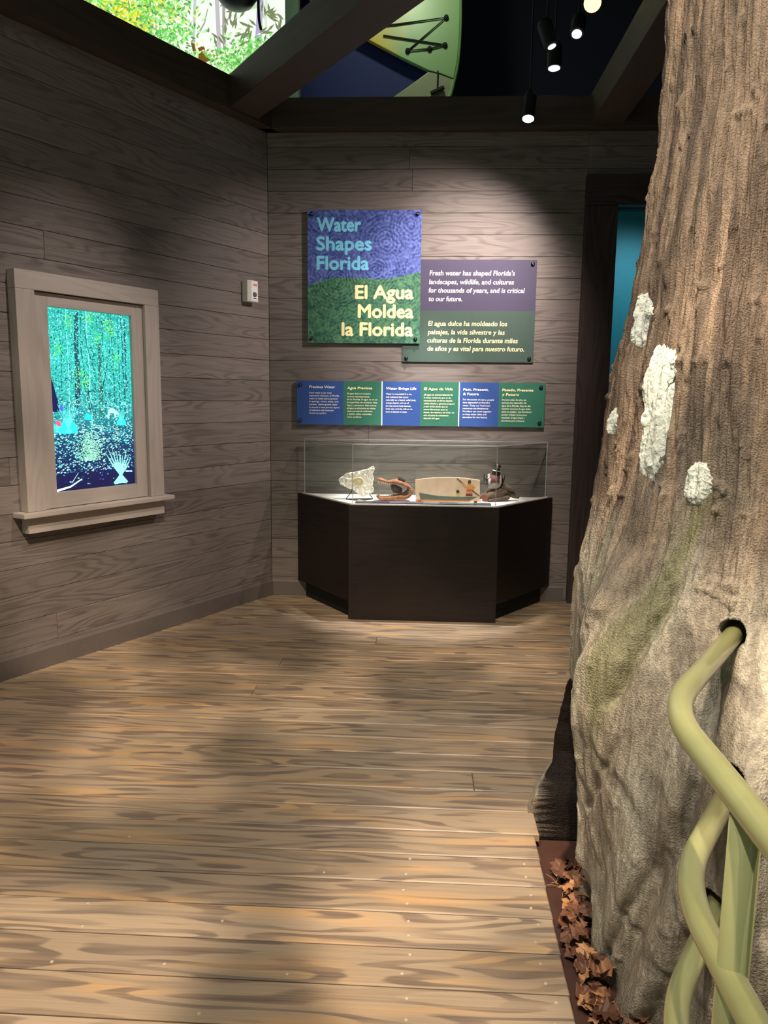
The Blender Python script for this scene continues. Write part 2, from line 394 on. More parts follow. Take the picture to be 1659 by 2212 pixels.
# high hall around and above
hall = plain('near_black_paint', (22, 22, 26), .8, var=.05)
blue = plain('deep_blue_paint', (14, 32, 96), .7, var=.05)
tag(MB().box(-9, 7, -2.5, 10, 6.6, 6.7).build('ceiling', hall), 'black ceiling high above the room', 'ceiling', kind='structure')
tag(MB().box(-9, 7, 9.0, 9.1, 0, 6.6).build('wall_far', plain('deep_navy_paint', (15, 22, 44), .8)), 'dark far wall of the hall beyond the room', 'wall', kind='structure')
tag(MB().box(3.2, 3.3, -2.5, 9, 0, 6.6).build('wall_right', hall), 'black wall of the hall on the right', 'wall', kind='structure')

# door: dark frame and a passage with a teal wall
dr = empty('door_1', (0, D, 0)); tag(dr, 'dark stained door frame opening onto a teal passage', 'door', kind='structure')
MB().box(XR, XR + .205, -.055, .10, 0, 2.632).build('door_jamb', dark_wood_v, dr, bevel=.003)
MB().box(2.45, 2.65, -.055, .10, 0, 2.632).build('door_jamb', dark_wood_v, dr, bevel=.003)
MB().box(XR, 2.65, -.06, .10, 2.634, 2.82).build('door_header', wood('espresso_header', (62, 50, 48), (38, 30, 30), rings=14, stretch=(.8, 6, 6)), dr, bevel=.003)
teal = plain('teal_paint', (8, 120, 142), .6, var=.04)
tag(MB().box(1.0, 3.2, 6.7, 6.8, 0, 3.2).build('wall_passage', teal), 'teal painted wall of the passage beyond the door', 'wall', kind='structure')
tag(MB().box(1.0, 3.2, D + .12, 6.7, -.12, -.002).build('floor_passage', plain('dark_passage_floor', (50, 42, 38), .6)), 'dark floor of the passage beyond the door', 'floor', kind='structure')

# ------------------------------------------------------------------ signs on the back wall
def wxz(px, py, y=-.02):                                    # pixel on the back wall -> wall x, z
    p = at_y(px, py, D + y); return p[0], p[2]
def screw_head(parent, x, y, z):
    m = MB(); prof = [(.0001, -.011), (.007, -.0105), (.0125, -.007), (.0125, 0)]
    m.rings([[(r * math.cos(2 * PI * k / 16), d, r * math.sin(2 * PI * k / 16)) for k in range(16)] for r, d in prof])
    o = m.build('screw', black_metal, parent, smooth=True, loc=(x, y, z))
    a = random.uniform(.2, 1.2); s = MB().box(-.008, .008, -.0118, -.0098, -.0012, .0012).build('screw_slot', plain('bright_steel', (190, 190, 195), .3, metal=.9), o)
    s.rotation_euler = (0, a, 0); return o
def edge_mat(): return plain('sign_edge_black', (18, 20, 26), .5)
def sign(label, x0, x1, z0, z1, yb, th=.012):
    t = empty('wall_sign', (0, D, 0)); tag(t, label, 'sign')
    MB().box(x0, x1, yb - th, yb, z0, z1).build('backing_board', edge_mat(), t)
    for sx in (x0 + .03, x1 - .03):
        for sz in (z0 + .03, z1 - .03): MB().tube([(sx, yb, sz), (sx, -.0002, sz)], .008, 10).build('standoff', black_metal, t)
    return t
title_blue = plain('light_blue_print', (122, 208, 242), .6, var=.02); cream = plain('cream_print', (250, 240, 178), .6, var=.02); white = plain('white_print', (240, 238, 240), .6, var=.02)

# title sign: rippled water, blue above green
x0, x1, z0, z1 = -.787, -.034, 1.757, 2.612
t = sign('blue and green rippled title sign reading Water Shapes Florida, El Agua Moldea la Florida', x0, x1, z0, z1, -.0115, .009)
m, nt, b = new_mat('rippled_water_print'); L = nt.links.new
tc = N(nt, 'ShaderNodeTexCoord'); sp = N(nt, 'ShaderNodeSeparateXYZ'); L(tc.outputs['Object'], sp.inputs[0])
acc = None
for cx, cz, sc, wgt in ((.52, .22, 36, .55), (.2, -.02, 44, .5), (.45, .05, 46, .5), (.1, .35, 36, .45), (.62, -.1, 42, .45), (.3, -.3, 38, .3), (.68, .33, 40, .5)):
    sb = N(nt, 'ShaderNodeVectorMath', operation='SUBTRACT'); sb.inputs[1].default_value = (cx - .375, 0, cz); L(tc.outputs['Object'], sb.inputs[0])
    wv = N(nt, 'ShaderNodeTexWave', wave_type='RINGS', rings_direction='SPHERICAL', Scale=sc * .34, Distortion=5.0, Detail=2.0); wv.inputs['Detail Scale'].default_value = 1.6; L(sb.outputs[0], wv.inputs['Vector'])
    ln = N(nt, 'ShaderNodeVectorMath', operation='LENGTH'); L(sb.outputs[0], ln.inputs[0])
    fo = N(nt, 'ShaderNodeMapRange'); fo.inputs[1].default_value = .03; fo.inputs[2].default_value = .30; fo.inputs[3].default_value = wgt; fo.inputs[4].default_value = 0; L(ln.outputs['Value'], fo.inputs[0])
    cen = N(nt, 'ShaderNodeMath', operation='SUBTRACT'); cen.inputs[1].default_value = .45; L(wv.outputs['Fac'], cen.inputs[0])
    mu = N(nt, 'ShaderNodeMath', operation='MULTIPLY'); L(cen.outputs[0], mu.inputs[0]); L(fo.outputs[0], mu.inputs[1])
    if acc is None: acc = mu.outputs[0]
    else:
        ad = N(nt, 'ShaderNodeMath', operation='ADD'); L(acc, ad.inputs[0]); L(mu.outputs[0], ad.inputs[1]); acc = ad.outputs[0]
mn = N(nt, 'ShaderNodeTexNoise', Scale=26.0, Detail=2.5, Distortion=1.6); L(tc.outputs['Object'], mn.inputs['Vector'])
mm = N(nt, 'ShaderNodeMapRange'); mm.inputs[1].default_value = .35; mm.inputs[2].default_value = .75; mm.inputs[3].default_value = -.45; mm.inputs[4].default_value = .5; L(mn.outputs['Fac'], mm.inputs[0])
ad = N(nt, 'ShaderNodeMath', operation='ADD'); L(acc, ad.inputs[0]); L(mm.outputs[0], ad.inputs[1])
rip = N(nt, 'ShaderNodeMapRange'); rip.inputs[1].default_value = -.5; rip.inputs[2].default_value = .75; L(ad.outputs[0], rip.inputs[0])
def two(c0, c1):
    k = N(nt, 'ShaderNodeMix', data_type='RGBA'); k.inputs[6].default_value = rgba(c0); k.inputs[7].default_value = rgba(c1); L(rip.outputs[0], k.inputs[0]); return k.outputs[2]
bl = two((28, 52, 122), (112, 130, 208)); gr = two((14, 72, 64), (98, 156, 110))
fc = N(nt, 'ShaderNodeFloatCurve'); xr_ = N(nt, 'ShaderNodeMapRange'); xr_.inputs[1].default_value = -.376; xr_.inputs[2].default_value = .376; L(sp.outputs['X'], xr_.inputs[0]); L(xr_.outputs[0], fc.inputs['Value'])
cv = fc.mapping.curves[0]; cv.points[0].location = (0, .435); cv.points[1].location = (1, .545)
for q in ((.2, .492), (.45, .497), (.68, .49), (.86, .515)): cv.points.new(*q)
fc.mapping.update()
zr = N(nt, 'ShaderNodeMapRange'); zr.inputs[1].default_value = -.4275; zr.inputs[2].default_value = .4275; L(sp.outputs['Z'], zr.inputs[0])
gt = N(nt, 'ShaderNodeMath', operation='GREATER_THAN'); L(zr.outputs[0], gt.inputs[0]); L(fc.outputs[0], gt.inputs[1])
mxx = N(nt, 'ShaderNodeMix', data_type='RGBA'); L(gt.outputs[0], mxx.inputs[0]); L(gr, mxx.inputs[6]); L(bl, mxx.inputs[7]); L(mxx.outputs[2], b.inputs['Base Color']); b.inputs['Roughness'].default_value = .6
hx, hz = (x1 - x0) / 2, (z1 - z0) / 2
MB().box(-hx, hx, -.0015, 0, -hz, hz).build('printed_face', m, t, loc=((x0 + x1) / 2, -.0207, (z0 + z1) / 2))
Y0 = -.0230
def plines(rows): 
    out = []
    for s, a, b_, yb in rows:
        xa, za = wxz(a, yb, Y0); xb, zb = wxz(b_, yb, Y0); out.append((s, xa, xb, (za + zb) / 2))
    return out
lettering('title_lettering', plines([('Water', 685, 779, 499), ('Shapes', 684, 802, 540), ('Florida', 685, 796, 582)]), Y0, title_blue, t, .083, .05)
lettering('title_lettering', plines([('El Agua', 768, 892, 645), ('Moldea', 774, 892, 686), ('la Florida', 739, 891, 725)]), Y0, cream, t, .083, .05)
for sx in (x0 + .028, x1 - .028):
    for sz in (z0 + .03, z1 - .026): screw_head(t, sx, -.0222, sz)

# text sign: slate purple above grey green
x0, x1, z0, z1 = -.148, .728, 1.638, 2.302
t = sign('slate purple and grey green text sign about fresh water, partly behind the title sign', x0, x1, z0, z1, -.002, .006)
zm = wxz(1000, 671)[1]
MB().box(x0, x1, -.0095, -.0081, zm, z1).build('printed_face', plain('slate_purple_print', (64, 57, 84), .6, var=.03), t)
MB().box(x0, x1, -.0095, -.0081, z0, zm).build('printed_face', plain('grey_green_print', (56, 78, 69), .6, var=.03), t)
Y0 = -.0103
lettering('body_lettering', plines([("Fresh water has shaped Florida's", 928, 1112, 595), ('landscapes, wildlife, and cultures', 927, 1110, 614), ('for thousands of years, and is critical', 926, 1133, 632.5), ('to our future.', 926, 998, 650.5)]), Y0, white, t, .030, .022, .12)
lettering('body_lettering', plines([('El agua dulce ha moldeado los', 925, 1095, 704), ('paisajes, la vida silvestre y las', 924, 1090, 722.5), ('culturas de la Florida durante miles', 923, 1118, 740.5), ('de años y es vital para nuestro futuro.', 923, 1132, 758.5)]), Y0, cream, t, .030, .022, .12)
for sx, sz in ((x1 - .028, z1 - .028), (x1 - .028, z0 + .026), (x0 + .026, z0 + .026)): screw_head(t, sx, -.0095, sz)

# long strip of six panels
x0, x1, z0, z1 = -.866, .815, 1.208, 1.504
t = sign('long strip sign of six alternating blue and green text panels above the display case', x0, x1, z0, z1, -.008, .009)
blue_p = plain('strip_blue_print', (38, 74, 142), .6, var=.03); green_p = plain('strip_green_print', (38, 104, 84), .6, var=.03)
Y0 = -.0205
ed = [x0] + [wxz(p, 870, Y0)[0] for p in (742, 825, 908, 991.5, 1077)] + [x1]
for i in range(6): MB().box(ed[i], ed[i + 1], -.0195, -.0171, z0, z1).build('panel', green_p if i % 2 else blue_p, t)
for i in (2, 4): MB().box(ed[i] - .0035, ed[i] + .0035, -.0200, -.0171, z0, z1).build('divider', white, t)
blocks = [
 (['Precious Water'], 668, 724, 838, 849, 741, ['Fresh water is our most', 'important resource. In Florida,', 'water is visible above ground', 'in springs, rivers, lakes, and', 'marshes.  Below ground, water', 'is stored in vast porous layers', 'of sediment and limestone', 'known as aquifers.'], 849.5, 6.28, 733),
 (['Agua Preciosa'], 750, 804, 840.5, 0, 0, ['El agua dulce es nuestro', 'recurso más importante.', 'En la Florida, el agua se ve en', 'la superficie en arroyos, ríos,', 'lagos y pantanos. Bajo tierra,', 'el agua se almacena en vastas', 'capas porosas de sedimento', 'y piedra caliza conocidas', 'como acuíferos.'], 851.5, 6.28, 815.5),
 (['Water Brings Life'], 834, 899, 841.5, 0, 0, ['Water is remarkable! It is the', 'only substance that occurs', 'naturally as a liquid, solid (ice),', 'and gas (vapor), and one of', 'few that moves freely between', 'land, seas, and sky. Life as we', 'know it depends on water.'], 852.5, 6.38, 898.5),
 (['El Agua da Vida'], 916, 978, 842.5, 0, 0, ['¡El agua es extraordinaria! Es', 'la única sustancia que se da', 'naturalmente en forma líquida,', 'sólida (hielo) y gaseosa (vapor)', 'y una de las pocas que se', 'mueve libremente entre la', 'tierra, los mares y el cielo. La', 'vida tal como la conocemos', 'depende del agua.'], 854, 6.35, 982),
 (['Past, Present,', '& Future'], 1000.5, 1055, 844, 0, 0, ['For thousands of years, people', "have depended on Florida's", 'water. Today our freshwater', 'resources are threatened.', 'Floridians can work together', 'to keep water clean and', 'abundant for the future.'], 864.5, 6.35, 1067),
 (['Pasado, Presente', 'y Futuro'], 1085, 1152, 845, 0, 0, ['Durante miles de años, las', 'personas han dependido del', 'agua de la Florida. Hoy en día,', 'nuestros recursos de agua dulce', 'están en peligro. Los floridanos', 'pueden trabajar juntos para', 'mantener el agua limpia y', 'abundante para el futuro.'], 865, 6.45, 1149),
]
for i, (hd, hx0, hx1, hy, _, _, body, by, step, bx1) in enumerate(blocks):
    cm = cream if i % 2 else white
    xa = wxz(hx0, hy, Y0)[0]; xb = wxz(hx1, hy, Y0)[0]
    rows = [(hd[0], xa, xb, wxz(hx0, hy, Y0)[1])]
    if len(hd) > 1: rows.append((hd[1], xa, xa + (xb - xa) * len(hd[1]) / len(hd[0]) * 1.08, wxz(hx0, hy + 9.6, Y0)[1]))
    lettering('heading_lettering', rows, Y0, cm, t, .0165, .035, .1)
    wmax = max(map(len, body)); wide = wxz(bx1, by, Y0)[0] - xa
    lettering('body_lettering', [(s, xa, xa + wide * len(s) / wmax, wxz(hx0 - k * .15, by + k * step, Y0)[1] - .0008) for k, s in enumerate(body)], Y0, cm if i % 2 == 0 else plain('pale_cream_print', (240, 240, 205), .6, var=.02), t, .0105, .02, .1)
for sx in (x0 + .026, x1 - .03):
    for sz in (z0 + .03, z1 - .028): screw_head(t, sx, -.0196, sz)

# ------------------------------------------------------------------ pictures drawn as flat pieces
class Pic:
    """flat print: coloured pieces a hair's breadth apart on a screen; local x right, z up, faces -y"""
    def __init__(self): self.m = MB(); self.y = 0.0
    def layer(self): self.y -= .00012
    def poly(self, pts, c): 
        n = len(pts); self.m.add([(x, self.y, z) for x, z in pts], [tuple(range(n))], lin(c))
    def grad(self, x0, x1, stops):
        for (za, ca), (zb, cb) in zip(stops[:-1], stops[1:]):
            n = len(self.m.v); self.m.add([(x0, self.y, za), (x1, self.y, za), (x1, self.y, zb), (x0, self.y, zb)], [(0, 1, 2, 3)], lin(ca))
            self.m.c[-2:] = [lin(cb)] * 2
    def leaf(self, x, z, l, w, a, c):
        ca, sa = math.cos(a), math.sin(a)
        self.poly([(x + u * ca - v * sa, z + u * sa + v * ca) for u, v in ((-l, 0), (0, -w), (l, 0), (0, w))], c)
    def stroke(self, pts, w0, w1, c):
        n = len(pts)
        for i in range(n - 1):
            (xa, za), (xb, zb) = pts[i], pts[i + 1]; d = math.hypot(xb - xa, zb - za) or 1e-6; nx, nz = -(zb - za) / d, (xb - xa) / d
            wa = w0 + (w1 - w0) * i / (n - 1); wb = w0 + (w1 - w0) * (i + 1) / (n - 1)
            self.poly([(xa - nx * wa, za - nz * wa), (xa + nx * wa, za + nz * wa), (xb + nx * wb, zb + nz * wb), (xb - nx * wb, zb - nz * wb)], c)
def mix(a, b, t): return tuple(a[i] * (1 - t) + b[i] * t for i in range(3))
def wob(x0, z0, x1, z1, n, amp):
    return [(x0 + (x1 - x0) * i / n + (random.uniform(-amp, amp) if 0 < i < n else 0), z0 + (z1 - z0) * i / n) for i in range(n + 1)]

# ------------------------------------------------------------------ framed screen on the left wall
sx0, sx1, sz0, sz1 = -1.690, -1.192, .902, 1.822
t = empty('framed_screen', tuple(A0), RZL); tag(t, 'pale wooden window frame around a glowing turquoise forest screen', 'framed screen')
ox0, ox1, oz0, oz1 = -1.868, -1.011, .822, 1.976
cw = .098
MB().box(ox0, ox0 + cw, -.062, -.001, oz0, oz1 - .088).build('side_casing', pale_wood_v, t, bevel=.003)
MB().box(ox1 - cw, ox1, -.062, -.001, oz0, oz1 - .088).build('side_casing', pale_wood_v, t, bevel=.003)
MB().box(ox0, ox1, -.062, -.001, oz1 - .0875, oz1).build('head_casing', pale_wood, t, bevel=.003)
ix0, ix1, iz0, iz1 = ox0 + cw + .002, ox1 - cw - .002, oz0 + .002, oz1 - .092
MB().box(ix0, sx0, -.040, -.001, iz0, iz1).build('sash_stile', pale_wood_v, t, bevel=.002)
MB().box(sx1 + .006, ix1, -.040, -.001, iz0, iz1).build('sash_stile', pale_wood_v, t, bevel=.002)
MB().box(sx0, sx1 + .006, -.040, -.001, sz1, iz1).build('sash_rail', pale_wood, t, bevel=.002)
MB().box(sx0, sx1 + .006, -.040, -.001, iz0, sz0).build('sash_rail', pale_wood, t, bevel=.002)
MB().box(ox0 - .045, ox1 + .045, -.098, -.001, oz0 - .026, oz0 - .001).build('sill', pale_wood, t, bevel=.005)
MB().box(ox0 + .0, ox1 - .0, -.058, -.001, oz0 - .108, oz0 - .0265).build('apron', pale_wood, t, bevel=.003)
P = Pic(); w, h = sx1 - sx0 + .006, sz1 - sz0
P.grad(0, w, [(0, (10, 12, 58)), (.10 * h, (12, 18, 70)), (.30 * h, (16, 60, 96)), (.45 * h, (40, 150, 150)), (.75 * h, (48, 186, 172)), (h, (40, 160, 150))]); P.layer()
def scatter(n, zlo, zhi, s, cols, jit=1.0, xlo=0, xhi=None, flat=False):
    for _ in range(n):
        x = random.uniform(xlo + .006, (xhi or w) - .006); z = random.uniform(zlo, zhi) * h; z = min(max(z, .006), h - .006)
        l = s * random.uniform(.6, 1.4); c = random.choice(cols)
        P.leaf(x, z, l, l * random.uniform(.3, .6), random.uniform(-.5, .5) if flat else random.uniform(0, PI), c)
scatter(700, .40, 1.0, .008, [(20, 100, 110), (24, 120, 120), (30, 140, 130), (60, 200, 180)]); P.layer()
for x, ww in ((.07, .003), (.11, .0025), (.24, .004), (.30, .002), (.33, .0025), (.36, .002), (.39, .003), (.42, .003), (.455, .005)):
    P.stroke(wob(x, .36 * h, x + random.uniform(-.01, .01), h, 6, .004), ww, ww * .7, random.choice([(18, 80, 92), (30, 100, 104), (130, 240, 220)])); P.layer()
for x0_, z0_, x1_, z1_, wa, wb, c in ((.155, .46, .175, .99, .017, .011, (30, 66, 84)), (.300, .42, .305, .83, .012, .008, (44, 96, 84)), (.150, .47, .152, .60, .008, .004, (22, 46, 70)), (.47, .55, .468, .99, .006, .005, (26, 70, 96))):
    P.stroke(wob(x0_, z0_ * h, x1_, z1_ * h, 8, .004), wa, wb, c)
P.layer()
for q in ([(.25, .42), (.21, .62), (.19, .80), (.20, .99)], [(.26, .40), (.27, .66), (.23, .80), (.215, .92)], [(.31, .56), (.35, .72), (.37, .80)], [(.20, .55), (.30, .56), (.36, .54), (.39, .50)], [(.24, .42), (.20, .60)]):
    P.stroke([(a, b_ * h) for a, b_ in q], .0035, .002, (24, 60, 70))
P.layer()
scatter(3400, .46, 1.0, .0046, [(120, 246, 222), (84, 226, 206), (60, 204, 190), (34, 150, 146), (150, 250, 235)]); P.layer()
scatter(900, .45, .98, .0045, [(22, 84, 100), (18, 64, 92)]); P.layer()
for cx, cz in ((.12, .93), (.25, .96), (.38, .90), (.06, .78), (.29, .86), (.40, .74), (.18, .66), (.36, .94), (.21, .60)):
    for _ in range(26): P.leaf(cx + random.gauss(0, .02), min(cz * h + random.gauss(0, .02), h - .008), .006, .003, random.uniform(0, PI), random.choice([(70, 220, 60), (120, 230, 60), (40, 200, 110), (160, 235, 90)]))
P.layer()
scatter(1600, .26, .50, .0052, [(120, 240, 220), (60, 190, 190), (30, 120, 140), (20, 70, 110), (190, 250, 236)], flat=True); P.layer()
scatter(1300, .10, .36, .0058, [(150, 236, 222), (96, 210, 205), (36, 120, 140), (14, 30, 84), (200, 250, 240), (20, 60, 100)], flat=True); P.layer()
for _ in range(800): P.leaf(.22 + random.gauss(0, .035), (.16 + abs(random.gauss(0, .09))) * h, .005, .0027, random.uniform(-.6, .6), random.choice([(150, 220, 190), (110, 190, 150), (190, 240, 215), (90, 170, 150)]))
P.layer()
P.poly([(0, .67 * h), (.008, .64 * h), (.045, .49 * h), (.045, .44 * h), (0, .44 * h)], (14, 18, 72)); P.layer()
def fan(cx, cz, n, l, spread, c, ww=.004, base=None):
    if base: P.poly([(cx + base * .9 * math.cos(a), cz + base * (1.1 if math.sin(a) > 0 else .1) * math.sin(a)) for a in np.linspace(0, 2 * PI, 14)[:-1]], mix(c, (0, 190, 210), .6)); P.layer()
    for k in range(n):
        a = PI / 2 + spread * (k / (n - 1) - .5); ll = l * random.uniform(.75, 1.1)
        P.stroke([(cx + (k / (n - 1) - .5) * 1.1 * ww * n, cz), (cx + math.cos(a) * ll * .55, cz + math.sin(a) * ll * .6), (cx + math.cos(a) * ll * 1.05, cz + math.sin(a) * ll)], ww, .0006, c)
    P.layer()
fan(.095, .325 * h, 11, .15, .9, (96, 246, 240), .0028, .060)
fan(.030, .330 * h, 6, .06, 1.2, (110, 240, 236), .002, .036)
fan(.215, .395 * h, 8, .045, 1.6, (40, 220, 220), .002, .026)
fan(.425, .36 * h, 8, .10, .9, (90, 240, 226), .0024, .036)
fan(.405, .012 * h, 9, .19, .95, (150, 250, 232), .0085)
P.poly([(.02, .375 * h), (.03, .395 * h), (.045, .39 * h), (.055, .365 * h), (.04, .36 * h)], (220, 90, 130)); P.poly([(.045, .455 * h), (.055, .475 * h), (.07, .47 * h), (.066, .445 * h)], (80, 90, 220)); P.layer()
P.poly([(a, b_ * h) for a, b_ in ((.333, .402), (.338, .432), (.345, .452), (.362, .461), (.383, .455), (.398, .436), (.415, .428), (.408, .418), (.392, .422), (.387, .40), (.382, .40), (.378, .43), (.352, .428), (.344, .40))], (170, 240, 225)); P.layer()
P.stroke([(.005, .005), (.09, .02), (.16, .055)], .006, .003, (210, 250, 240)); P.stroke([(.10, .04), (.14, .09)], .002, .001, (170, 230, 230)); P.stroke([(.44, .075), (.485, .07)], .005, .003, (170, 240, 230)); P.layer()
scatter(60, .02, .16, .006, [(70, 80, 190), (60, 140, 190), (150, 220, 220)], flat=True)
MB().box(sx0, sx1 + .006, -.020, -.002, sz0, sz1).build('screen', black, t)
P.m.build('screen_picture', attr_mat('glowing_forest_picture', emission=1.45), t, loc=(sx0, -.021, sz0), fix=False)

# wall sensor near the corner
t = empty('wall_detector', tuple(A0), RZL); tag(t, 'small white wall detector with red print high on the left wall', 'detector')
dx0, dx1, dz0, dz1 = -.262, -.160, 2.000, 2.133
prof = [(dx0, 0), (dx1, 0), (dx1, -.045), (dx1 - .02, -.062), (dx0 + .02, -.062), (dx0, -.045)]
MB().prism_z([(x, y - .0005) for x, y in prof][::-1], dz0, dz1).build('housing', white_metal, t, bevel=.005)
MB().box(dx0 + .022, dx1 - .022, -.0635, -.061, dz0 + .012, dz1 - .008).build('front_cover', plain('white_cover', (236, 232, 230), .35, var=.02), t, bevel=.0008)
MB().box(dx0 + .038, dx1 - .030, -.0645, -.0630, dz1 - .034, dz1 - .020).build('red_print', plain('faded_red_print', (222, 120, 118), .6), t)
m = MB(); m.rings([[(-.211 + .019 * s * math.cos(a), -.0632 - d, dz0 + .045 + .017 * s * math.sin(a)) for a in np.linspace(0, 2 * PI, 18)[:-1]] for s, d in ((1, 0), (.9, .004), (.6, .008), (.1, .010))]).build('lens', plain('smoky_lens', (96, 96, 104), .15), t, smooth=True)
MB().box(-.226, -.196, -.0645, -.0630, dz0 + .018, dz0 + .024).build('slot', black, t)

# ------------------------------------------------------------------ display case
ZC = .735
CP = [(-.862, D - .03), (-.452, 4.655), (.478, 4.655), (.893, D - .03)]      # plan, back left - front left - front right - back right
def inset(poly, d):
    """move the three visible sides inwards, keep the back on the wall"""
    P_ = [Vector((x, y)) for x, y in poly]; ls = []
    for i in range(3):
        e = (P_[i + 1] - P_[i]).normalized(); n = Vector((-e.y, e.x)); ls.append((P_[i] + n * d, e))
    def X(a, b):
        (p, u), (q, v) = a, b; k = ((q - p).x * v.y - (q - p).y * v.x) / (u.x * v.y - u.y * v.x); return p + u * k
    yb = poly[0][1]
    p0 = ls[0][0] + ls[0][1] * ((yb - ls[0][0].y) / ls[0][1].y); p3 = ls[2][0] + ls[2][1] * ((yb - ls[2][0].y) / ls[2][1].y)
    return [tuple(p0), tuple(X(ls[0], ls[1])), tuple(X(ls[1], ls[2])), tuple(p3)]
t = empty('display_case', (0, 0, 0)); tag(t, 'dark stained five-sided wooden display cabinet below the strip sign', 'display case')
IN = inset(CP, .022)
def slab(name, a, b, a2, b2, z0, z1, mat):
    c = (Vector(a) + Vector(b)) / 2; e = (Vector(b) - Vector(a)); ang = math.atan2(e.y, e.x); r = Matrix.Rotation(-ang, 2)
    poly = [tuple(r @ (Vector(q) - c)) for q in (a, b, b2, a2)]
    o = MB().prism_z(poly, z0, z1).build(name, mat, t, bevel=.0015, loc=(c.x, c.y, 0)); o.rotation_euler = (0, 0, ang); return o
slab('side_panel', CP[0], CP[1], IN[0], IN[1], .12, ZC - .001, dark_wood)
slab('front_panel', CP[1], CP[2], IN[1], IN[2], .002, ZC - .001, dark_wood)
slab('side_panel', CP[2], CP[3], IN[2], IN[3], .12, ZC - .001, dark_wood)
MB().prism_z(inset(CP, .024), .1205, ZC - .026).build('carcass', black, t)
MB().prism_z(inset(CP, .045), .002, .120).build('toe_kick', black, t)
deck_p = inset(CP, .024)
MB().prism_z(deck_p, ZC - .0255, ZC - .002).build('deck', plain('white_deck_laminate', (242, 240, 238), .45, var=.01), t)
rim_o, rim_i = inset(CP, .026), inset(CP, .036)
for i in range(3):
    MB().prism_z([rim_o[i], rim_o[i + 1], rim_i[i + 1], rim_i[i]], ZC - .0018, ZC + .004).build('deck_rim', white_metal, t)
ZD = ZC - .002
# clear cover
g = bpy.data.materials.new('clear_acrylic'); g.use_nodes = True; nt = g.node_tree; nt.nodes.clear(); L = nt.links.new
out = N(nt, 'ShaderNodeOutputMaterial'); tr = N(nt, 'ShaderNodeBsdfTransparent'); tr.inputs[0].default_value = (.96, .975, .965, 1)
gl = N(nt, 'ShaderNodeBsdfGlossy'); gl.inputs['Roughness'].default_value = .015; lw = N(nt, 'ShaderNodeLayerWeight', Blend=.5); pw = N(nt, 'ShaderNodeMath', operation='POWER'); pw.inputs[1].default_value = 4.0; fr = N(nt, 'ShaderNodeMath', operation='MULTIPLY_ADD'); fr.inputs[1].default_value = .6; fr.inputs[2].default_value = .03; ms = N(nt, 'ShaderNodeMixShader')
L(lw.outputs['Facing'], pw.inputs[0]); L(pw.outputs[0], fr.inputs[0]); L(fr.outputs[0], ms.inputs[0]); L(tr.outputs[0], ms.inputs[1]); L(gl.outputs[0], ms.inputs[2]); L(ms.outputs[0], out.inputs['Surface'])
ge = bpy.data.materials.new('acrylic_edge'); ge.use_nodes = True; nt = ge.node_tree; b = nt.nodes['Principled BSDF']; L = nt.links.new
b.inputs['Base Color'].default_value = rgba((186, 192, 190)); b.inputs['Roughness'].default_value = .2
o_ = nt.nodes['Material Output']; tr = N(nt, 'ShaderNodeBsdfTransparent'); ms = N(nt, 'ShaderNodeMixShader'); ms.inputs[0].default_value = .5
L(tr.outputs[0], ms.inputs[1]); L(b.outputs[0], ms.inputs[2]); L(ms.outputs[0], o_.inputs['Surface'])
ZG = 1.105
hood = empty('glass_cover', (0, 0, 0)); tag(hood, 'clear five-sided glass cover over the exhibits on the display case', 'glass cover')
GO, GI = inset(CP, .040), inset(CP, .046)
for i in range(3): MB().prism_z([GO[i], GO[i + 1], GI[i + 1], GI[i]], ZC - .0015, ZG).build('pane', g, hood)
MB().prism_z([(GI[0][0] + .002, GI[0][1] - .006), (GI[3][0] - .002, GI[3][1] - .006), GI[3], GI[0]], ZC - .0015, ZG).build('pane', g, hood)
MB().prism_z(inset(CP, .040), ZG + .0005, ZG + .0065).build('top_pane', g, hood)
for i in range(4):
    x, y = GO[i]; MB().box(x - .003, x + .003, y - .002, y + .004, ZC - .001, ZG + .007).build('pane_edge', ge, hood)
ring = GO + [GO[0]]
for i in range(4): MB().tube([(*ring[i], ZG + .004), (*ring[i + 1], ZG + .004)], .0028, 6).build('pane_edge', ge, hood)

# ------------------------------------------------------------------ exhibits in the case
from mathutils import noise as mnoise
def pix_xz(pts, Y): return [(p[0], p[2]) for p in (at_y(x, y, Y) for x, y in pts)]
def crop(pts, ox, oy, s): return [(ox + x * s, oy + y * s) for x, y in pts]
# limestone slab on a wire easel
Yr = 4.93
out_r = pix_xz(crop([(105, 460), (245, 345), (360, 335), (500, 305), (640, 265), (745, 215), (778, 265), (745, 345), (755, 440), (735, 590), (765, 650), (755, 700), (650, 745), (525, 805), (440, 700), (360, 640), (320, 640), (140, 550)], 720, 980, .1145), Yr)
zmin = min(z for _, z in out_r); cx = sum(x for x, _ in out_r) / len(out_r)
t = empty('fossil_slab', (cx, Yr, ZD)); tag(t, 'jagged pale limestone slab with a yellowish oval fossil, left in the case', 'fossil')
dz_ = -zmin + .012
me = MB().prism_y([(x - cx, z + dz_) for x, z in out_r], -.018, .022).mesh('stone')
bm = bmesh.new(); bm.from_mesh(me); bmesh.ops.recalc_face_normals(bm, faces=bm.faces); bmesh.ops.triangulate(bm, faces=bm.faces)
for _ in range(3): bmesh.ops.subdivide_edges(bm, edges=[e for e in bm.edges if e.calc_length() > .012], cuts=1, use_grid_fill=True); bmesh.ops.triangulate(bm, faces=bm.faces)
for v in bm.verts:
    n = mnoise.noise_vector(v.co * 60) * .005 + mnoise.noise_vector(v.co * 150) * .0025
    v.co += n
bm.to_mesh(me); bm.free()
link('stone', me, plain('pale_limestone', (232, 228, 216), .85, var=.22, scale=60, bump=.4), t)
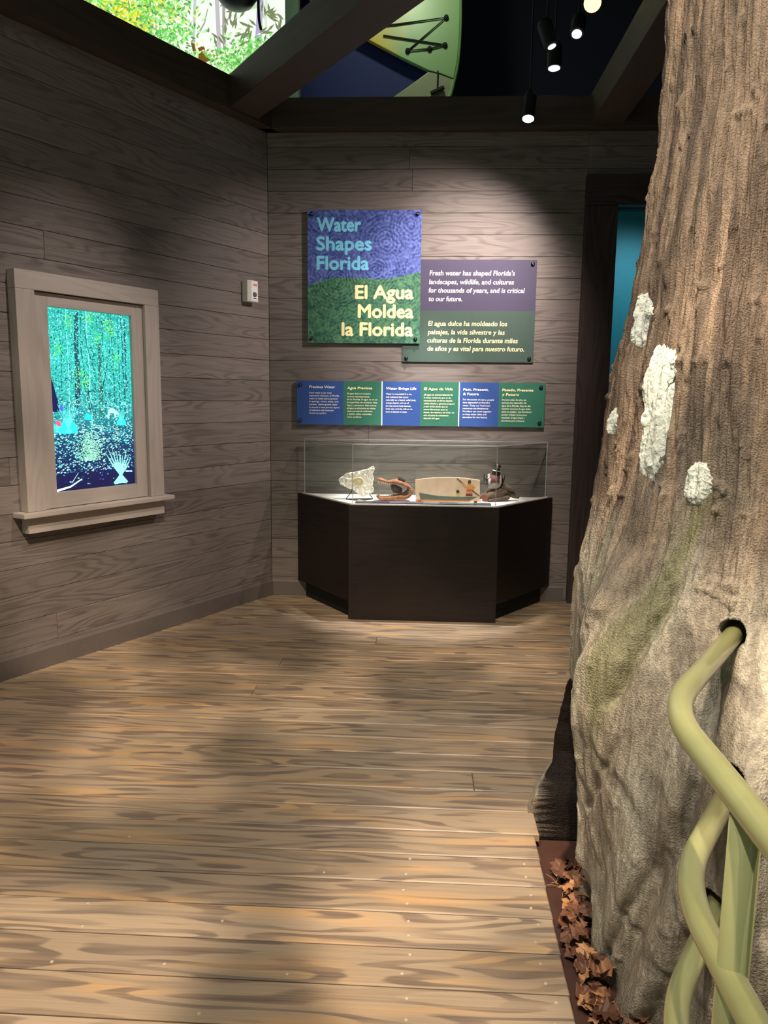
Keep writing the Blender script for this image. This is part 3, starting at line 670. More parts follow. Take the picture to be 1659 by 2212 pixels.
f0 = at_y(720 + .1145 * 480, 980 + .1145 * 490, Yr); fx, fz = f0[0] - cx, f0[2] + dz_
m = MB(); m.rings([[(fx + .036 * s * math.cos(a), -.020 - d, fz + .027 * s * math.sin(a)) for a in np.linspace(0, 2 * PI, 25)[:-1]] for s, d in ((1.05, -.006), (.95, .003), (.8, .005), (.66, .002), (.45, .004), (.05, .006))])
m.build('oval_fossil', plain('ochre_fossil', (206, 190, 146), .7, var=.15, scale=50, bump=.2), t, smooth=True)
m = MB()
m.tube(fillet([(-.045, -.005, .075), (-.100, -.02, .004), (-.03, -.075, .004), (-.01, -.035, .010)], .008), .0028, 8)
m.tube(fillet([(.03, .03, .06), (.075, .02, .004), (.02, -.06, .004), (-.01, -.035, .010)], .008), .0028, 8)
m.tube([(-.10, -.02, .004), (.075, .02, .004)], .0028, 8)
m.build('wire_easel', black_metal, t, smooth=True)
# alligator skull, jaws open to the left
Ys = 4.90; k_ = .1145
def sk(x, y): p = at_y(720 + x * k_, 980 + y * k_, Ys); return p[0], p[2]
bx, bz = sk(1150, 852)
t = empty('alligator_skull', (bx, Ys, ZD)); tag(t, 'brown alligator skull with open jaws between the fossil slab and the painted board', 'skull')
def S2(x, y): a, b_ = sk(x, y); return a - bx, b_ - bz
bone = plain('brown_bone', (150, 100, 66), .6, var=.45, scale=55, bump=.6); dbone = plain('dark_brown_bone', (70, 42, 26), .6, var=.3, scale=40, bump=.25); tooth = plain('ivory_tooth', (214, 196, 160), .4)
rings = []
for x, y, hh, wy in ((826, 462, 22, .010), (845, 455, 36, .020), (900, 452, 42, .025), (960, 475, 34, .022), (1040, 500, 34, .027), (1110, 495, 44, .036), (1190, 490, 58, .044), (1270, 505, 62, .050), (1340, 535, 52, .052), (1410, 575, 40, .048), (1470, 615, 24, .036)):
    X, Z = S2(x, y); q = hh * k_ / 335
    rings.append([(X, wy * math.cos(a), Z + q * (math.sin(a) if math.sin(a) > 0 else .8 * math.sin(a))) for a in np.linspace(0, 2 * PI, 17)[:-1]])
MB().rings(rings).build('upper_jaw', bone, t, smooth=True)
for sy in (-1, 1):
    X, Z = S2(1290, 475); MB().ball((X, sy * .026, Z + .008), (.026, .012, .007), rot=Matrix.Rotation(.45, 3, 'Y')).build('eye_socket', plain('socket_black', (26, 16, 12), .8), t, smooth=True)
    pts = [S2(*q) for q in ((1485, 625), (1455, 720), (1380, 770), (1280, 775), (1150, 790), (1000, 805), (900, 800), (850, 775), (826, 745))]
    ys = (.046, .048, .046, .042, .034, .024, .016, .010, .006)
    MB().tube(smooth_pts([(X, sy * yy, Z) for (X, Z), yy in zip(pts, ys)], 4), [r * .001 for r in np.interp(np.linspace(0, 1, 33), [0, .2, .4, .7, .9, 1], [8, 12, 16, 12, 11, 6])], 10).build('lower_jaw', bone, t, smooth=True)
    pts = [S2(*q) for q in ((1420, 600), (1390, 680), (1300, 760))]
    MB().tube(smooth_pts([(X, sy * .045, Z) for X, Z in pts], 4), .008, 8).build('cheek_bone', dbone, t, smooth=True)
X, Z = S2(1170, 620); MB().rings([[(X + dx, wy * math.cos(a), Z + dz + hz * math.sin(a)) for a in np.linspace(0, 2 * PI, 13)[:-1]] for dx, dz, wy, hz in ((-.03, .012, .012, .012), (-.012, .0, .026, .028), (.014, -.006, .03, .026), (.045, -.016, .022, .018))]).build('palate_bone', dbone, t, smooth=True)
for x, y, dn in [(850, 500, 1), (880, 505, 1), (915, 505, 1), (950, 515, 1), (985, 525, 1), (1020, 535, 1), (1060, 535, 1)] + [(835, 735, -1), (870, 755, -1), (905, 765, -1), (950, 770, -1), (1000, 775, -1), (1060, 765, -1), (1120, 755, -1)]:
    X, Z = S2(x, y); wy = .02 if dn > 0 else .014
    for sy in (-1, 1): MB().tube([(X, sy * wy, Z + .006 * dn), (X - .001, sy * wy * 1.05, Z - .011 * dn)], [.0035, .0006], 7).build('tooth', tooth, t)
# painted board: a person poling a canoe
Yb = 4.86; k2 = .1567
def bd(x, y): p = at_y(880 + x * k2, 980 + y * k2, Yb); return p[0], p[2]
bx, bz = bd(555, 618)
t = empty('painted_board', (bx, Yb, ZD)); tag(t, 'arched wooden board painted with a person poling a green canoe', 'painted board')
def B2(x, y): a, b_ = bd(x, y); return a - bx, b_ - bz
arc = [(115, 605), (108, 420), (110, 305)] + [(110 + 890 * u, 305 - 38 * math.sin(PI * u) ** .8 + 5 * u) for u in np.linspace(.06, .94, 11)] + [(1000, 310), (1002, 430), (996, 612)]
MB().prism_y([B2(*q) for q in arc][::-1], -.008, .010).build('board', plain('peach_wash_wood', (238, 206, 176), .6, var=.10, scale=18), t, bevel=.0015)
def paint(name, pts, c, d=.0095): return MB().prism_y([B2(*q) for q in pts], -d, -.0078).build(name, plain('paint_%d_%d_%d' % c, c, .6, var=.06, scale=80), t)
paint('painted_canoe', [(165, 482), (230, 492), (330, 512), (430, 528), (700, 540), (965, 538), (872, 586), (500, 582), (180, 572)], (98, 112, 98))
paint('painted_shore', [(120, 574), (180, 574), (500, 586), (870, 588), (852, 610), (120, 602)], (206, 128, 76))
paint('painted_gunwale', [(160, 462), (330, 500), (480, 524), (600, 532), (430, 528), (165, 482)], (206, 196, 176))
paint('painted_pole', [(676, 290), (688, 282), (1000, 524), (990, 534)], (92, 80, 66), .0105)
paint('painted_torso', [(812, 380), (845, 362), (900, 372), (938, 405), (905, 445), (890, 440), (905, 408), (885, 400), (885, 440), (822, 438), (818, 410), (770, 378), (752, 345), (775, 350)], (222, 166, 92), .011)
paint('painted_skirt', [(820, 436), (890, 436), (897, 505), (808, 505)], (222, 104, 66), .011)
paint('painted_skirt_band', [(812, 470), (894, 470), (895, 482), (811, 482)], (240, 180, 130), .0118)
paint('painted_skirt_hem', [(808, 506), (897, 506), (897, 522), (806, 522)], (44, 36, 34), .011)
paint('painted_head', [(838, 352), (834, 322), (850, 304), (872, 308), (880, 330), (870, 356)], (84, 74, 62), .0115)
paint('painted_child', [(676, 500), (682, 486), (718, 488), (722, 522), (684, 522)], (226, 202, 92), .011)
paint('painted_child_head', [(674, 470), (678, 446), (700, 440), (718, 458), (716, 484), (690, 490)], (52, 56, 60), .0115)
for fx in (175, 940):
    X, Z = B2(fx, 605); MB().box(X - .008, X + .008, -.02, .03, 0, Z + .003).build('foot', black, t)
# wood duck on driftwood
Yd = 4.98
def dk(x, y): p = at_y(880 + x * k2, 980 + y * k2, Yd); return p[0], p[2]
bx, bz = dk(1200, 650)
def D2(x, y): a, b_ = dk(x, y); return a - bx, b_ - bz
drift_m = wood('weathered_driftwood', (112, 92, 78), (52, 42, 38), rings=12, stretch=(3, 14, 14), rough=.8, bump=.4)
t = empty('driftwood', (bx, Yd, ZD)); tag(t, 'weathered driftwood log with a reddish cut end under the mounted duck', 'driftwood')
def limb(pts, rs, y=0):
    P_ = [(*D2(a, b_), yy) for a, b_, yy in pts]; P_ = [(x, yy, z) for x, z, yy in P_]
    q = smooth_pts(P_, 5); r = np.interp(np.linspace(0, 1, len(q)), np.linspace(0, 1, len(rs)), rs)
    r = [a * random.uniform(.82, 1.15) for a in r]
    return MB().tube(q, r, 12).build('limb', drift_m, t, smooth=True)
limb([(1075, 588, -.05), (1180, 560, -.03), (1300, 540, 0), (1420, 560, .02), (1540, 606, 0)], [.021, .028, .034, .022, .008])
limb([(1150, 540, .02), (1280, 500, .02), (1360, 470, .01), (1480, 520, 0)], [.018, .03, .024, .009])
limb([(985, 600, -.02), (1080, 560, .0), (1200, 530, .02)], [.013, .014, .02])
limb([(1100, 630, -.07), (1250, 610, -.04), (1400, 600, -.01)], [.008, .014, .012])
cut = plain('reddish_cut_wood', (126, 74, 52), .7, var=.2)
X, Z = D2(1072, 590); c_ = MB().tube([(X - .008, -.062, Z), (X + .002, -.045, Z)], .024, 14).build('cut_end', cut, t)
X, Z = D2(985, 600); MB().tube([(X - .006, -.035, Z), (X + .002, -.02, Z)], .015, 12).build('cut_end', cut, t)
t = empty('mounted_duck', (bx, Yd - .005, ZD)); tag(t, 'mounted wood duck with maroon breast and dark crested head on driftwood', 'duck')
X0, Z0 = D2(1200, 380)
def ell(n, x, y, z, r, m_, rot=None): return MB().ball((x, y, z), r, 20, 14, rot).build(n, m_, t, smooth=True)
# body: one lathe-like surface coloured in bands (pale belly, maroon breast, dark back)
m = MB(); nu, nv = 28, 20
for j in range(nv + 1):
    ph = min(max(PI * j / nv, .02), PI - .02)
    for k in range(nu):
        a = 2 * PI * k / nu; px_, py_, pz_ = math.sin(ph) * math.cos(a), math.sin(ph) * math.sin(a), -math.cos(ph)
        tail = max(0, py_) ** 1.5
        c = (170, 162, 152) if pz_ < -.15 + .08 * math.sin(7 * a) else (92, 52, 46)
        if abs(px_) > .68: c = (40, 34, 34)
        if .58 < abs(px_) < .70 and pz_ > -.3: c = (228, 222, 214)
        if py_ > .2: c = (58, 46, 40)
        m.v.append((X0 + .060 * px_ * (1 - .4 * tail), .085 * py_ + .03, Z0 + .058 * pz_ * (1 - .25 * tail) + .02 * tail)); m.c.append(lin(c))
m.f = [(j * nu + k, j * nu + (k + 1) % nu, (j + 1) * nu + (k + 1) % nu, (j + 1) * nu + k) for j in range(nv) for k in range(nu)] + [tuple(range(nu - 1, -1, -1)), tuple(range(nv * nu, (nv + 1) * nu))]
m.build('body', attr_mat('duck_plumage', .6), t, smooth=True, fix=False)
dark_f = plain('dark_green_feather', (26, 36, 34), .35, var=.3); wf = plain('white_feather', (228, 224, 218), .6)
XN, ZN = D2(1230, 215)
MB().tube(smooth_pts([(X0 + .006, .0, Z0 + .035), (XN, -.005, ZN), (XN + .003, -.008, ZN + .02)], 4), [.034, .03, .026, .024, .022, .021, .020, .020, .019], 14).build('neck', dark_f, t, smooth=True)
MB().tube([(XN - .002, -.006, ZN - .012), (XN - .001, -.006, ZN - .005)], .0245, 14).build('white_collar', wf, t, smooth=True)
XH, ZH = D2(1240, 175)
ell('head', XH, -.012, ZH, (.022, .028, .021), dark_f)
ell('crest', XH + .004, .012, ZH + .006, (.012, .026, .016), dark_f)
MB().rings([[(XH - .004 + wx * math.cos(a), yy, ZH - .004 + hz * math.sin(a)) for a in np.linspace(0, 2 * PI, 11)[:-1]] for yy, wx, hz in ((-.030, .008, .007), (-.045, .007, .004), (-.056, .004, .002))]).build('bill', plain('red_bill', (170, 80, 50), .4), t, smooth=True)
for sx in (-1, 1):
    ell('eye', XH + sx * .018, -.024, ZH + .004, (.003, .003, .003), plain('red_eye', (150, 30, 20), .2))
    MB().tube([(XH + sx * .015, -.026, ZH - .006), (XH + sx * .020, -.008, ZH - .014)], [.003, .002], 8).build('cheek_stripe', wf, t, smooth=True)
    ell('wing', X0 + sx * .055, .045, Z0 + .012, (.014, .06, .034), plain('dark_wing_feather', (44, 38, 40), .5, var=.3), Matrix.Rotation(sx * .15, 3, 'Y'))
    MB().tube([(X0 + sx * .018, .01, Z0 - .045), (X0 + sx * .02, .005, Z0 - .085)], .005, 8).build('leg', plain('orange_leg', (150, 90, 50), .6), t, smooth=True)
# caption strip on the deck
p0 = at_z(768, 1086, ZD); p1 = at_z(1062, 1094, ZD); yc = max((p0[1] + p1[1]) / 2, 4.715)
t = empty('caption_strip', (0, 0, ZD)); tag(t, 'low dark caption strip of coloured panels lying at the front of the case', 'caption strip')
MB().add([(p0[0], yc, 0), (p1[0], yc, 0), (p1[0], yc + .06, 0), (p0[0], yc + .06, 0), (p0[0], yc, .005), (p1[0], yc, .005), (p1[0], yc + .06, .010), (p0[0], yc + .06, .010)], [(0, 3, 2, 1), (4, 5, 6, 7), (0, 1, 5, 4), (1, 2, 6, 5), (2, 3, 7, 6), (3, 0, 4, 7)]).build('strip_base', plain('strip_dark_edge', (34, 30, 40), .5), t)
cs = [(92, 84, 104), (70, 62, 96), (112, 104, 124), (92, 96, 110), (120, 124, 128), (84, 92, 92), (112, 118, 116), (78, 88, 86)]
for i, c in enumerate(cs):
    xa = p0[0] + (p1[0] - p0[0]) * i / 8 + .002; xb = p0[0] + (p1[0] - p0[0]) * (i + 1) / 8 - .001
    MB().add([(xa, yc + .002, .0054), (xb, yc + .002, .0054), (xb, yc + .058, .0098), (xa, yc + .058, .0098), (xa, yc + .002, .0064), (xb, yc + .002, .0064), (xb, yc + .058, .0108), (xa, yc + .058, .0108)],
             [(0, 3, 2, 1), (4, 5, 6, 7), (0, 1, 5, 4), (1, 2, 6, 5), (2, 3, 7, 6), (3, 0, 4, 7)]).build('caption_panel', plain('caption_%d' % i, c, .4, var=.1), t)

# ------------------------------------------------------------------ the big cypress trunk
def vnoise(u, v, seed):                                      # smooth value noise on arrays
    r = np.random.default_rng(seed).random((256, 256)); iu = np.floor(u).astype(int); iv = np.floor(v).astype(int)
    fu = u - iu; fv = v - iv; fu = fu * fu * (3 - 2 * fu); fv = fv * fv * (3 - 2 * fv)
    g_ = lambda a, b_: r[a % 256, b_ % 256]
    return (g_(iu, iv) * (1 - fu) + g_(iu + 1, iv) * fu) * (1 - fv) + (g_(iu, iv + 1) * (1 - fu) + g_(iu + 1, iv + 1) * fu) * fv
def fbm(u, v, seed, o=4):
    s = 0; a = .5
    for i in range(o): s = s + a * vnoise(u * 2 ** i, v * 2 ** i, seed + i); a *= .5
    return s
def sst(a, b_, x): t_ = np.clip((x - a) / (b_ - a), 0, 1); return t_ * t_ * (3 - 2 * t_)
ZS = [-.15, .0, .26, .36, .47, .59, .74, .87, 1.02, 1.19, 1.32, 1.49, 1.69, 1.85, 2.01, 2.13, 2.4, 6.6]
RS = [.76, .76, .76, .745, .721, .718, .713, .70, .666, .641, .631, .62, .583, .565, .548, .530, .528, .52]
# extra radius by direction: rows of (angle, [(z, r) ...]) where the outline is known; elsewhere the round trunk
RIB = {
 205: [(-.15, .74), (.04, .775), (.14, .83), (.28, .83), (.39, .84), (.54, .862), (.72, .874), (.86, .845), (.94, .79), (1.02, .71), (1.2, .655)],
 214: [(-.15, .88), (0, .88), (.2, .86), (.4, .86), (.6, .86), (.75, .84), (.9, .77), (1.05, .70), (1.2, .655)],
 222: [(-.15, 1.0), (0, .99), (.15, .96), (.3, .93), (.45, .89), (.6, .85), (.75, .81), (.9, .75), (1.05, .69), (1.2, .655)],
 229: [(-.15, 1.04), (0, 1.03), (.15, 1.0), (.3, .97), (.45, .94), (.6, .91), (.75, .83), (.9, .74), (1.05, .685), (1.2, .65)],
 237: [(-.15, 1.13), (0, 1.12), (.15, 1.09), (.3, 1.06), (.45, 1.03), (.6, .99), (.75, .87), (.9, .745), (1.05, .68), (1.2, .65)],
 250: [(-.15, 1.08), (0, 1.06), (.3, .98), (.6, .88), (.9, .74), (1.2, .65)],
}
def Rtrunk(th, z):
    base = np.interp(z, ZS, RS)
    ang = [130, 150, 160, 168, 175, 183, 196] + sorted(RIB) + [270, 300, 340, 385, 430, 490]
    rows = []
    for a in ang:
        if a in RIB:
            zs = [q[0] for q in RIB[a]]; rs = [q[1] for q in RIB[a]]
            r = np.where(z > zs[-1], base * (rs[-1] / np.interp(zs[-1], ZS, RS)) * (1 - sst(1.2, 1.8, z)) + base * sst(1.2, 1.8, z), np.interp(z, zs, rs))
        elif a == 175: r = np.where(z < .3, np.interp(z, [-.15, -.02, .10, .167, .3], [.80, .828, .785, .762, .765]), base)
        elif a in (160, 168): r = np.where(z < .26, np.interp(z, [-.15, -.03, .04, .10, .165, .26], [.80, .84, .825, .79, .765, .76]), base)
        elif a in (130, 150): r = base * .98
        elif a == 183: r = base * .985
        elif a == 196: r = base + np.interp(z, [.3, .7, 1.0, 1.3], [.03, .05, .03, 0])
        else: r = base * (1 + .2 * (1 - sst(0, .9, z)))
        rows.append(r)
    rows = np.stack(rows, 0); ang = np.array(ang, float)
    th = np.where(th < 130, th + 360, th); th = np.where(th > 490, th - 360, th)
    i = np.clip(np.searchsorted(ang, th) - 1, 0, len(ang) - 2); f = (th - ang[i]) / (ang[i + 1] - ang[i])
    f = f * .45 + .55 * f * f * (3 - 2 * f)
    sh = rows.shape[1:]
    ii = np.indices(sh)
    return rows[(i, *ii)] * (1 - f) + rows[(i + 1, *ii)] * f
def cavity(th, z):                                           # hollow between the rear and the front root
    jag = (fbm(th * .10, z * 7, 91) - .5)
    lo = np.interp(z, [-.15, .0, .1, .2, .3, .42, .5], [171, 170.5, 169, 165, 164, 165, 168]) + jag * 4.0
    hi = np.interp(z, [-.15, .0, .06, .15, .3, .45, .55], [200, 200, 203, 204, 204, 204, 203.5]) + jag * 1.6
    return sst(0, 1.0, th - lo) * sst(0, 1.2, hi - th) * (1 - sst(.44, .50, z + jag * .16))
nth_f, nz_ = 680, 680
TH = np.concatenate([np.linspace(148, 285, nth_f), np.linspace(285, 508, 70)[1:-1]]); nt_ = len(TH)
zz = np.concatenate([np.linspace(-.15, 1.3, 400), np.linspace(1.3, 3.0, nz_ - 440)[1:], np.linspace(3.0, 6.58, 41)[0:]]); nzz = len(zz)
TG, ZGr = np.meshgrid(TH, zz)                                # rows z, columns theta
R = Rtrunk(np.where(TG > 490, TG - 360, TG), ZGr)
cav = cavity(TG, ZGr)
arc_ = np.radians(TG) * .7                                   # metres round the trunk
low = 1 - sst(.75, 1.15, ZGr)
# bark relief: long fibrous strips above, smooth folded plaster with cracks below
lean = arc_ + .05 * ZGr
strip = fbm(lean * 55 + 3 * fbm(lean * 5, ZGr * 2, 5), ZGr * 4.0, 11, 3) - .45
fine = fbm(lean * 130, ZGr * 11, 21, 3) - .45
lump = fbm(lean * 7, ZGr * 2.2, 31, 3) - .45
knob = np.clip(fbm(lean * 26, ZGr * 22, 41, 3) - .60, 0, 1)
fold = fbm((lean + .12 * (1.2 - ZGr)) * 13, ZGr * 1.3, 51, 2) - .45
crack = np.clip(.07 - np.abs(fbm((lean + .3 * ZGr) * 9, ZGr * 3.0, 61, 3) - .47), 0, .07) / .07
R = R + (1 - low) * (.034 * strip + .020 * fine + .030 * lump + .075 * knob) + low * (.010 * strip + .006 * fine + .030 * lump + .034 * fold + .03 * knob - .007 * crack)
# long diagonal grooves seen on the lower front
def groove(t0, z0, t1, z1, w_, d_):
    global R
    f = np.clip((z0 - ZGr) / (z0 - z1), 0, 1); c = t0 + (t1 - t0) * f + 1.2 * (fbm(ZGr * 9, ZGr * 0 + t0, 71) - .5)
    m_ = np.exp(-((TG - c) / w_) ** 2) * sst(0, .35, f) * (1 - sst(.9, 1.0, f)) * ((ZGr < z0) & (ZGr > z1 - .02))
    R = R - d_ * m_
groove(214, 1.02, 198, .60, 2.2, .028); groove(220, 1.02, 212, .62, 1.2, .03); groove(231, .95, 229, .30, 1.4, .030)
groove(217, .62, 208, .30, 1.0, .014); groove(229, .50, 219, -.14, 2.2, .055); groove(226, .38, 214.5, -.14, 1.0, .025); groove(236, .40, 226, -.14, 1.6, .05)
groove(240, .95, 241, .30, 1.3, .03); groove(247, 1.1, 247, .3, 1.6, .035)
R = R * (1 - cav) + cav * (.47 + .03 * fbm(arc_ * 20, ZGr * 7, 81) + .16 * (1 - sst(.0, .5, ZGr)) * 0)
# drilled holes where the rails go in
HOLES = [((.713, 1.719, .862), .030), ((.630, 1.478, .602), .030), ((.607, 1.447, .352), .030)]
XX = TX + R * np.cos(np.radians(TG)); YY = TY + R * np.sin(np.radians(TG))
RAILDIR = Vector((.238, .371, 0)).normalized()
dmin = np.full(R.shape, 9.0)
for (hx_, hy_, hz_), hr in HOLES:
    dx_, dy_, dz2 = XX - hx_, YY - hy_, ZGr - hz_ - .006; s_ = dx_ * RAILDIR.x + dy_ * RAILDIR.y
    dist = np.sqrt(np.maximum((dx_ - s_ * RAILDIR.x) ** 2 + (dy_ - s_ * RAILDIR.y) ** 2 + dz2 ** 2, 0))
    dist = np.where((TG > 200) & (TG < 260), dist, 9); R = R - .10 * (1 - sst(hr - .004, hr + .003, dist)); dmin = np.minimum(dmin, dist / hr)
XX = TX + R * np.cos(np.radians(TG)); YY = TY + R * np.sin(np.radians(TG))
# colours of the bark, with the front ridge's highlight painted in
def C(c): return np.array(lin(c))[None, None, :]
brown = C((138, 118, 98)); brown2 = C((88, 74, 62)); grey = C((180, 172, 154)); mossc = C((108, 110, 66)); dusk = C((100, 92, 82)); rot = C((30, 19, 13)); pale = C((206, 198, 182))
f1 = sst(.30, .62, fbm(lean * 30, ZGr * 2.4, 101, 3))[..., None]
col = brown2 * (1 - f1) + brown * f1
lg = np.clip(low * 1.0 + .35 * sst(.42, .6, fbm(lean * 5, ZGr * 1.5, 111)) * (1 - sst(.8, 1.6, ZGr)), 0, 1)[..., None]
gl_ = sst(.3, .65, fbm(lean * 10, ZGr * 3, 121))[..., None]
col = col * (1 - lg) + lg * (grey * (.35 + .65 * gl_) + C((140, 124, 106)) * (.65 - .65 * gl_))
reddish = (sst(.45, .62, fbm(lean * 4 + 3, ZGr * 1.2, 131)) * low * .5)[..., None]
col = col * (1 - reddish) + reddish * C((140, 112, 94))
ms_ = np.exp(-((TG - np.interp(ZGr, [.3, .7, 1.05, 1.3], [206, 210, 218, 223])) / 3.8) ** 2) * sst(.35, .75, ZGr) * (1 - sst(1.05, 1.22, ZGr)) + .45 * np.exp(-((TG - 190) / 6) ** 2) * sst(.5, .7, ZGr) * (1 - sst(.9, 1.1, ZGr))
ms_ = (np.clip(ms_ * sst(.30, .62, fbm(lean * 18, ZGr * 5, 141)) * 1.1, 0, .62))[..., None]
col = col * (1 - ms_) + mossc * ms_
bd_ = (sst(.1, .6, crack) * low * .5)[..., None]; col = col * (1 - bd_) + dusk * bd_
ridge_lit = (np.exp(-((TG - 205.5) / 1.6) ** 2) * (1 - sst(.30, .42, ZGr)) * sst(.3, .55, fbm(arc_ * 40, ZGr * 40, 151)))[..., None] * .8  # bright lit edge of the front root, painted as a pale streak
col = col * (1 - ridge_lit) + pale * ridge_lit
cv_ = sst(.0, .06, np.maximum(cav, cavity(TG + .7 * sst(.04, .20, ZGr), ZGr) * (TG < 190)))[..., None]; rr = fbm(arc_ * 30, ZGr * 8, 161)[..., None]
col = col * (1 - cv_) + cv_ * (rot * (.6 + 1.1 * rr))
tree = empty('cypress_trunk', (TX, TY, -.05)); tag(tree, 'huge grey-brown cypress trunk with flared roots beside the floor', 'tree')
vs = np.stack([XX - TX, YY - TY, ZGr + .05], -1).reshape(-1, 3)
jj, ii_ = np.meshgrid(np.arange(nzz - 1), np.arange(nt_), indexing='ij')
a_ = (jj * nt_ + ii_).ravel(); b_ = (jj * nt_ + (ii_ + 1) % nt_).ravel()
qf = np.stack([a_, b_, b_ + nt_, a_ + nt_], -1)
me = bpy.data.meshes.new('bark'); me.vertices.add(len(vs)); me.vertices.foreach_set('co', vs.astype(np.float32).ravel())
me.loops.add(len(qf) * 4); me.loops.foreach_set('vertex_index', qf.astype(np.int32).ravel()); me.polygons.add(len(qf)); me.polygons.foreach_set('loop_start', np.arange(0, len(qf) * 4, 4, dtype=np.int32))
me.update(calc_edges=True); me.validate()
at = me.color_attributes.new('col', 'FLOAT_COLOR', 'POINT'); cc = np.concatenate([np.clip(col, 0, 1), np.ones(col.shape[:2] + (1,))], -1); at.data.foreach_set('color', cc.astype(np.float32).ravel())
bark = attr_mat('cypress_bark', .62, spec=.35); nt = bark.node_tree; L = nt.links.new; b = nt.nodes['Principled BSDF']; atn = [n for n in nt.nodes if n.type == 'ATTRIBUTE'][0]
tc = N(nt, 'ShaderNodeTexCoord'); vm = N(nt, 'ShaderNodeVectorMath', operation='MULTIPLY'); vm.inputs[1].default_value = (1, 1, .22); L(tc.outputs['Object'], vm.inputs[0])
nz1 = N(nt, 'ShaderNodeTexNoise', Scale=90.0, Detail=5.0, Roughness=.6); L(vm.outputs[0], nz1.inputs['Vector'])
nz2 = N(nt, 'ShaderNodeTexNoise', Scale=220.0, Detail=3.0); L(tc.outputs['Object'], nz2.inputs['Vector'])
hs = N(nt, 'ShaderNodeHueSaturation'); mr = N(nt, 'ShaderNodeMapRange'); mr.inputs[1].default_value = .3; mr.inputs[2].default_value = .7; mr.inputs[3].default_value = .62; mr.inputs[4].default_value = 1.3
L(nz1.outputs['Fac'], mr.inputs[0]); L(mr.outputs[0], hs.inputs['Value']); L(atn.outputs['Color'], hs.inputs['Color']); L(hs.outputs[0], b.inputs['Base Color'])
sm = N(nt, 'ShaderNodeMath', operation='ADD'); L(nz1.outputs['Fac'], sm.inputs[0]); L(nz2.outputs['Fac'], sm.inputs[1])
bp = N(nt, 'ShaderNodeBump', Strength=.7, Distance=.008); L(sm.outputs[0], bp.inputs['Height']); L(bp.outputs[0], b.inputs['Normal'])
link('bark', me, bark, tree, smooth=True)
# white lichen patches
def on_trunk(px, py):
    d = ray(px, py); ts = np.linspace(.8, 3.2, 1200); Pp = CAM[None] + d[None] * ts[:, None]
    rr_ = np.hypot(Pp[:, 0] - TX, Pp[:, 1] - TY); th = np.degrees(np.arctan2(Pp[:, 1] - TY, Pp[:, 0] - TX)) % 360
    inside = rr_ < Rtrunk(th, Pp[:, 2]) + .004; k = int(np.argmax(inside)) if inside.any() else int(np.argmin(rr_ - Rtrunk(th, Pp[:, 2])))
    return th[k], Pp[k, 2]
def surf(th, z):                                             # the built surface, bilinear
    i = np.clip(np.searchsorted(TH[:nth_f], th) - 1, 0, nth_f - 2); j = np.clip(np.searchsorted(zz, z) - 1, 0, nzz - 2)
    f = (th - TH[i]) / (TH[i + 1] - TH[i]); g2 = (z - zz[j]) / (zz[j + 1] - zz[j])
    return (R[j, i] * (1 - f) + R[j, i + 1] * f) * (1 - g2) + (R[j + 1, i] * (1 - f) + R[j + 1, i + 1] * f) * g2
lichen = plain('white_lichen_crust', (194, 199, 188), .85, var=.14, scale=70, bump=.8)
patches = [[(1382, 636), (1394, 630), (1404, 636), (1409, 650), (1409, 676), (1402, 690), (1396, 712), (1390, 730), (1388, 745), (1378, 753), (1371, 742), (1374, 722), (1379, 708), (1382, 690), (1381, 660)],
           [(1414, 742), (1424, 737), (1442, 740), (1455, 752), (1466, 772), (1464, 800), (1454, 812), (1456, 838), (1452, 880), (1447, 920), (1438, 970), (1428, 1010), (1415, 1040), (1406, 1048), (1388, 1036), (1377, 1020), (1377, 980), (1382, 920), (1384, 870), (1392, 810), (1400, 780)],
           [(1480, 1012), (1494, 998), (1512, 995), (1530, 1004), (1536, 1030), (1536, 1056), (1526, 1076), (1510, 1092), (1490, 1094), (1474, 1084), (1466, 1062), (1470, 1036)],
           [(1331, 878), (1336, 884), (1337, 905), (1331, 930), (1322, 940), (1319, 930), (1325, 900)]]
for pi_, pl in enumerate(patches):
    q = np.array([on_trunk(*p) for p in pl]); c = q.mean(0)
    pts = smooth_pts([(a, b2, 0) for a, b2 in list(q) + [q[0]]], 5)[:-1]; bn = np.array([(p.x, p.y) for p in pts]); nb = len(bn)
    m = MB(); nr = 16
    for s in range(nr + 1):
        f = s / nr; d2 = c[None] + (bn - c[None]) * f
        if f > .6: d2 = d2 + (rng.random((nb, 2)) - .5) * np.array([[.35, .004]])
        rad = surf(d2[:, 0], d2[:, 1]) + .011 * (1 - f ** 5) - .004 * f ** 8 + .006 * (fbm(d2[:, 0] * 1.3, d2[:, 1] * 110, 201 + pi_, 3) - .45) * (1 - f ** 6)
        for k in range(nb): m.v.append((rad[k] * math.cos(math.radians(d2[k, 0])), rad[k] * math.sin(math.radians(d2[k, 0])), d2[k, 1] + .05))
    m.f = [(s * nb + k, s * nb + (k + 1) % nb, (s + 1) * nb + (k + 1) % nb, (s + 1) * nb + k) for s in range(nr) for k in range(nb)]
    o = m.build('lichen_patch', lichen, tree, fix=False); o['label'] = 'white crusty lichen patch'

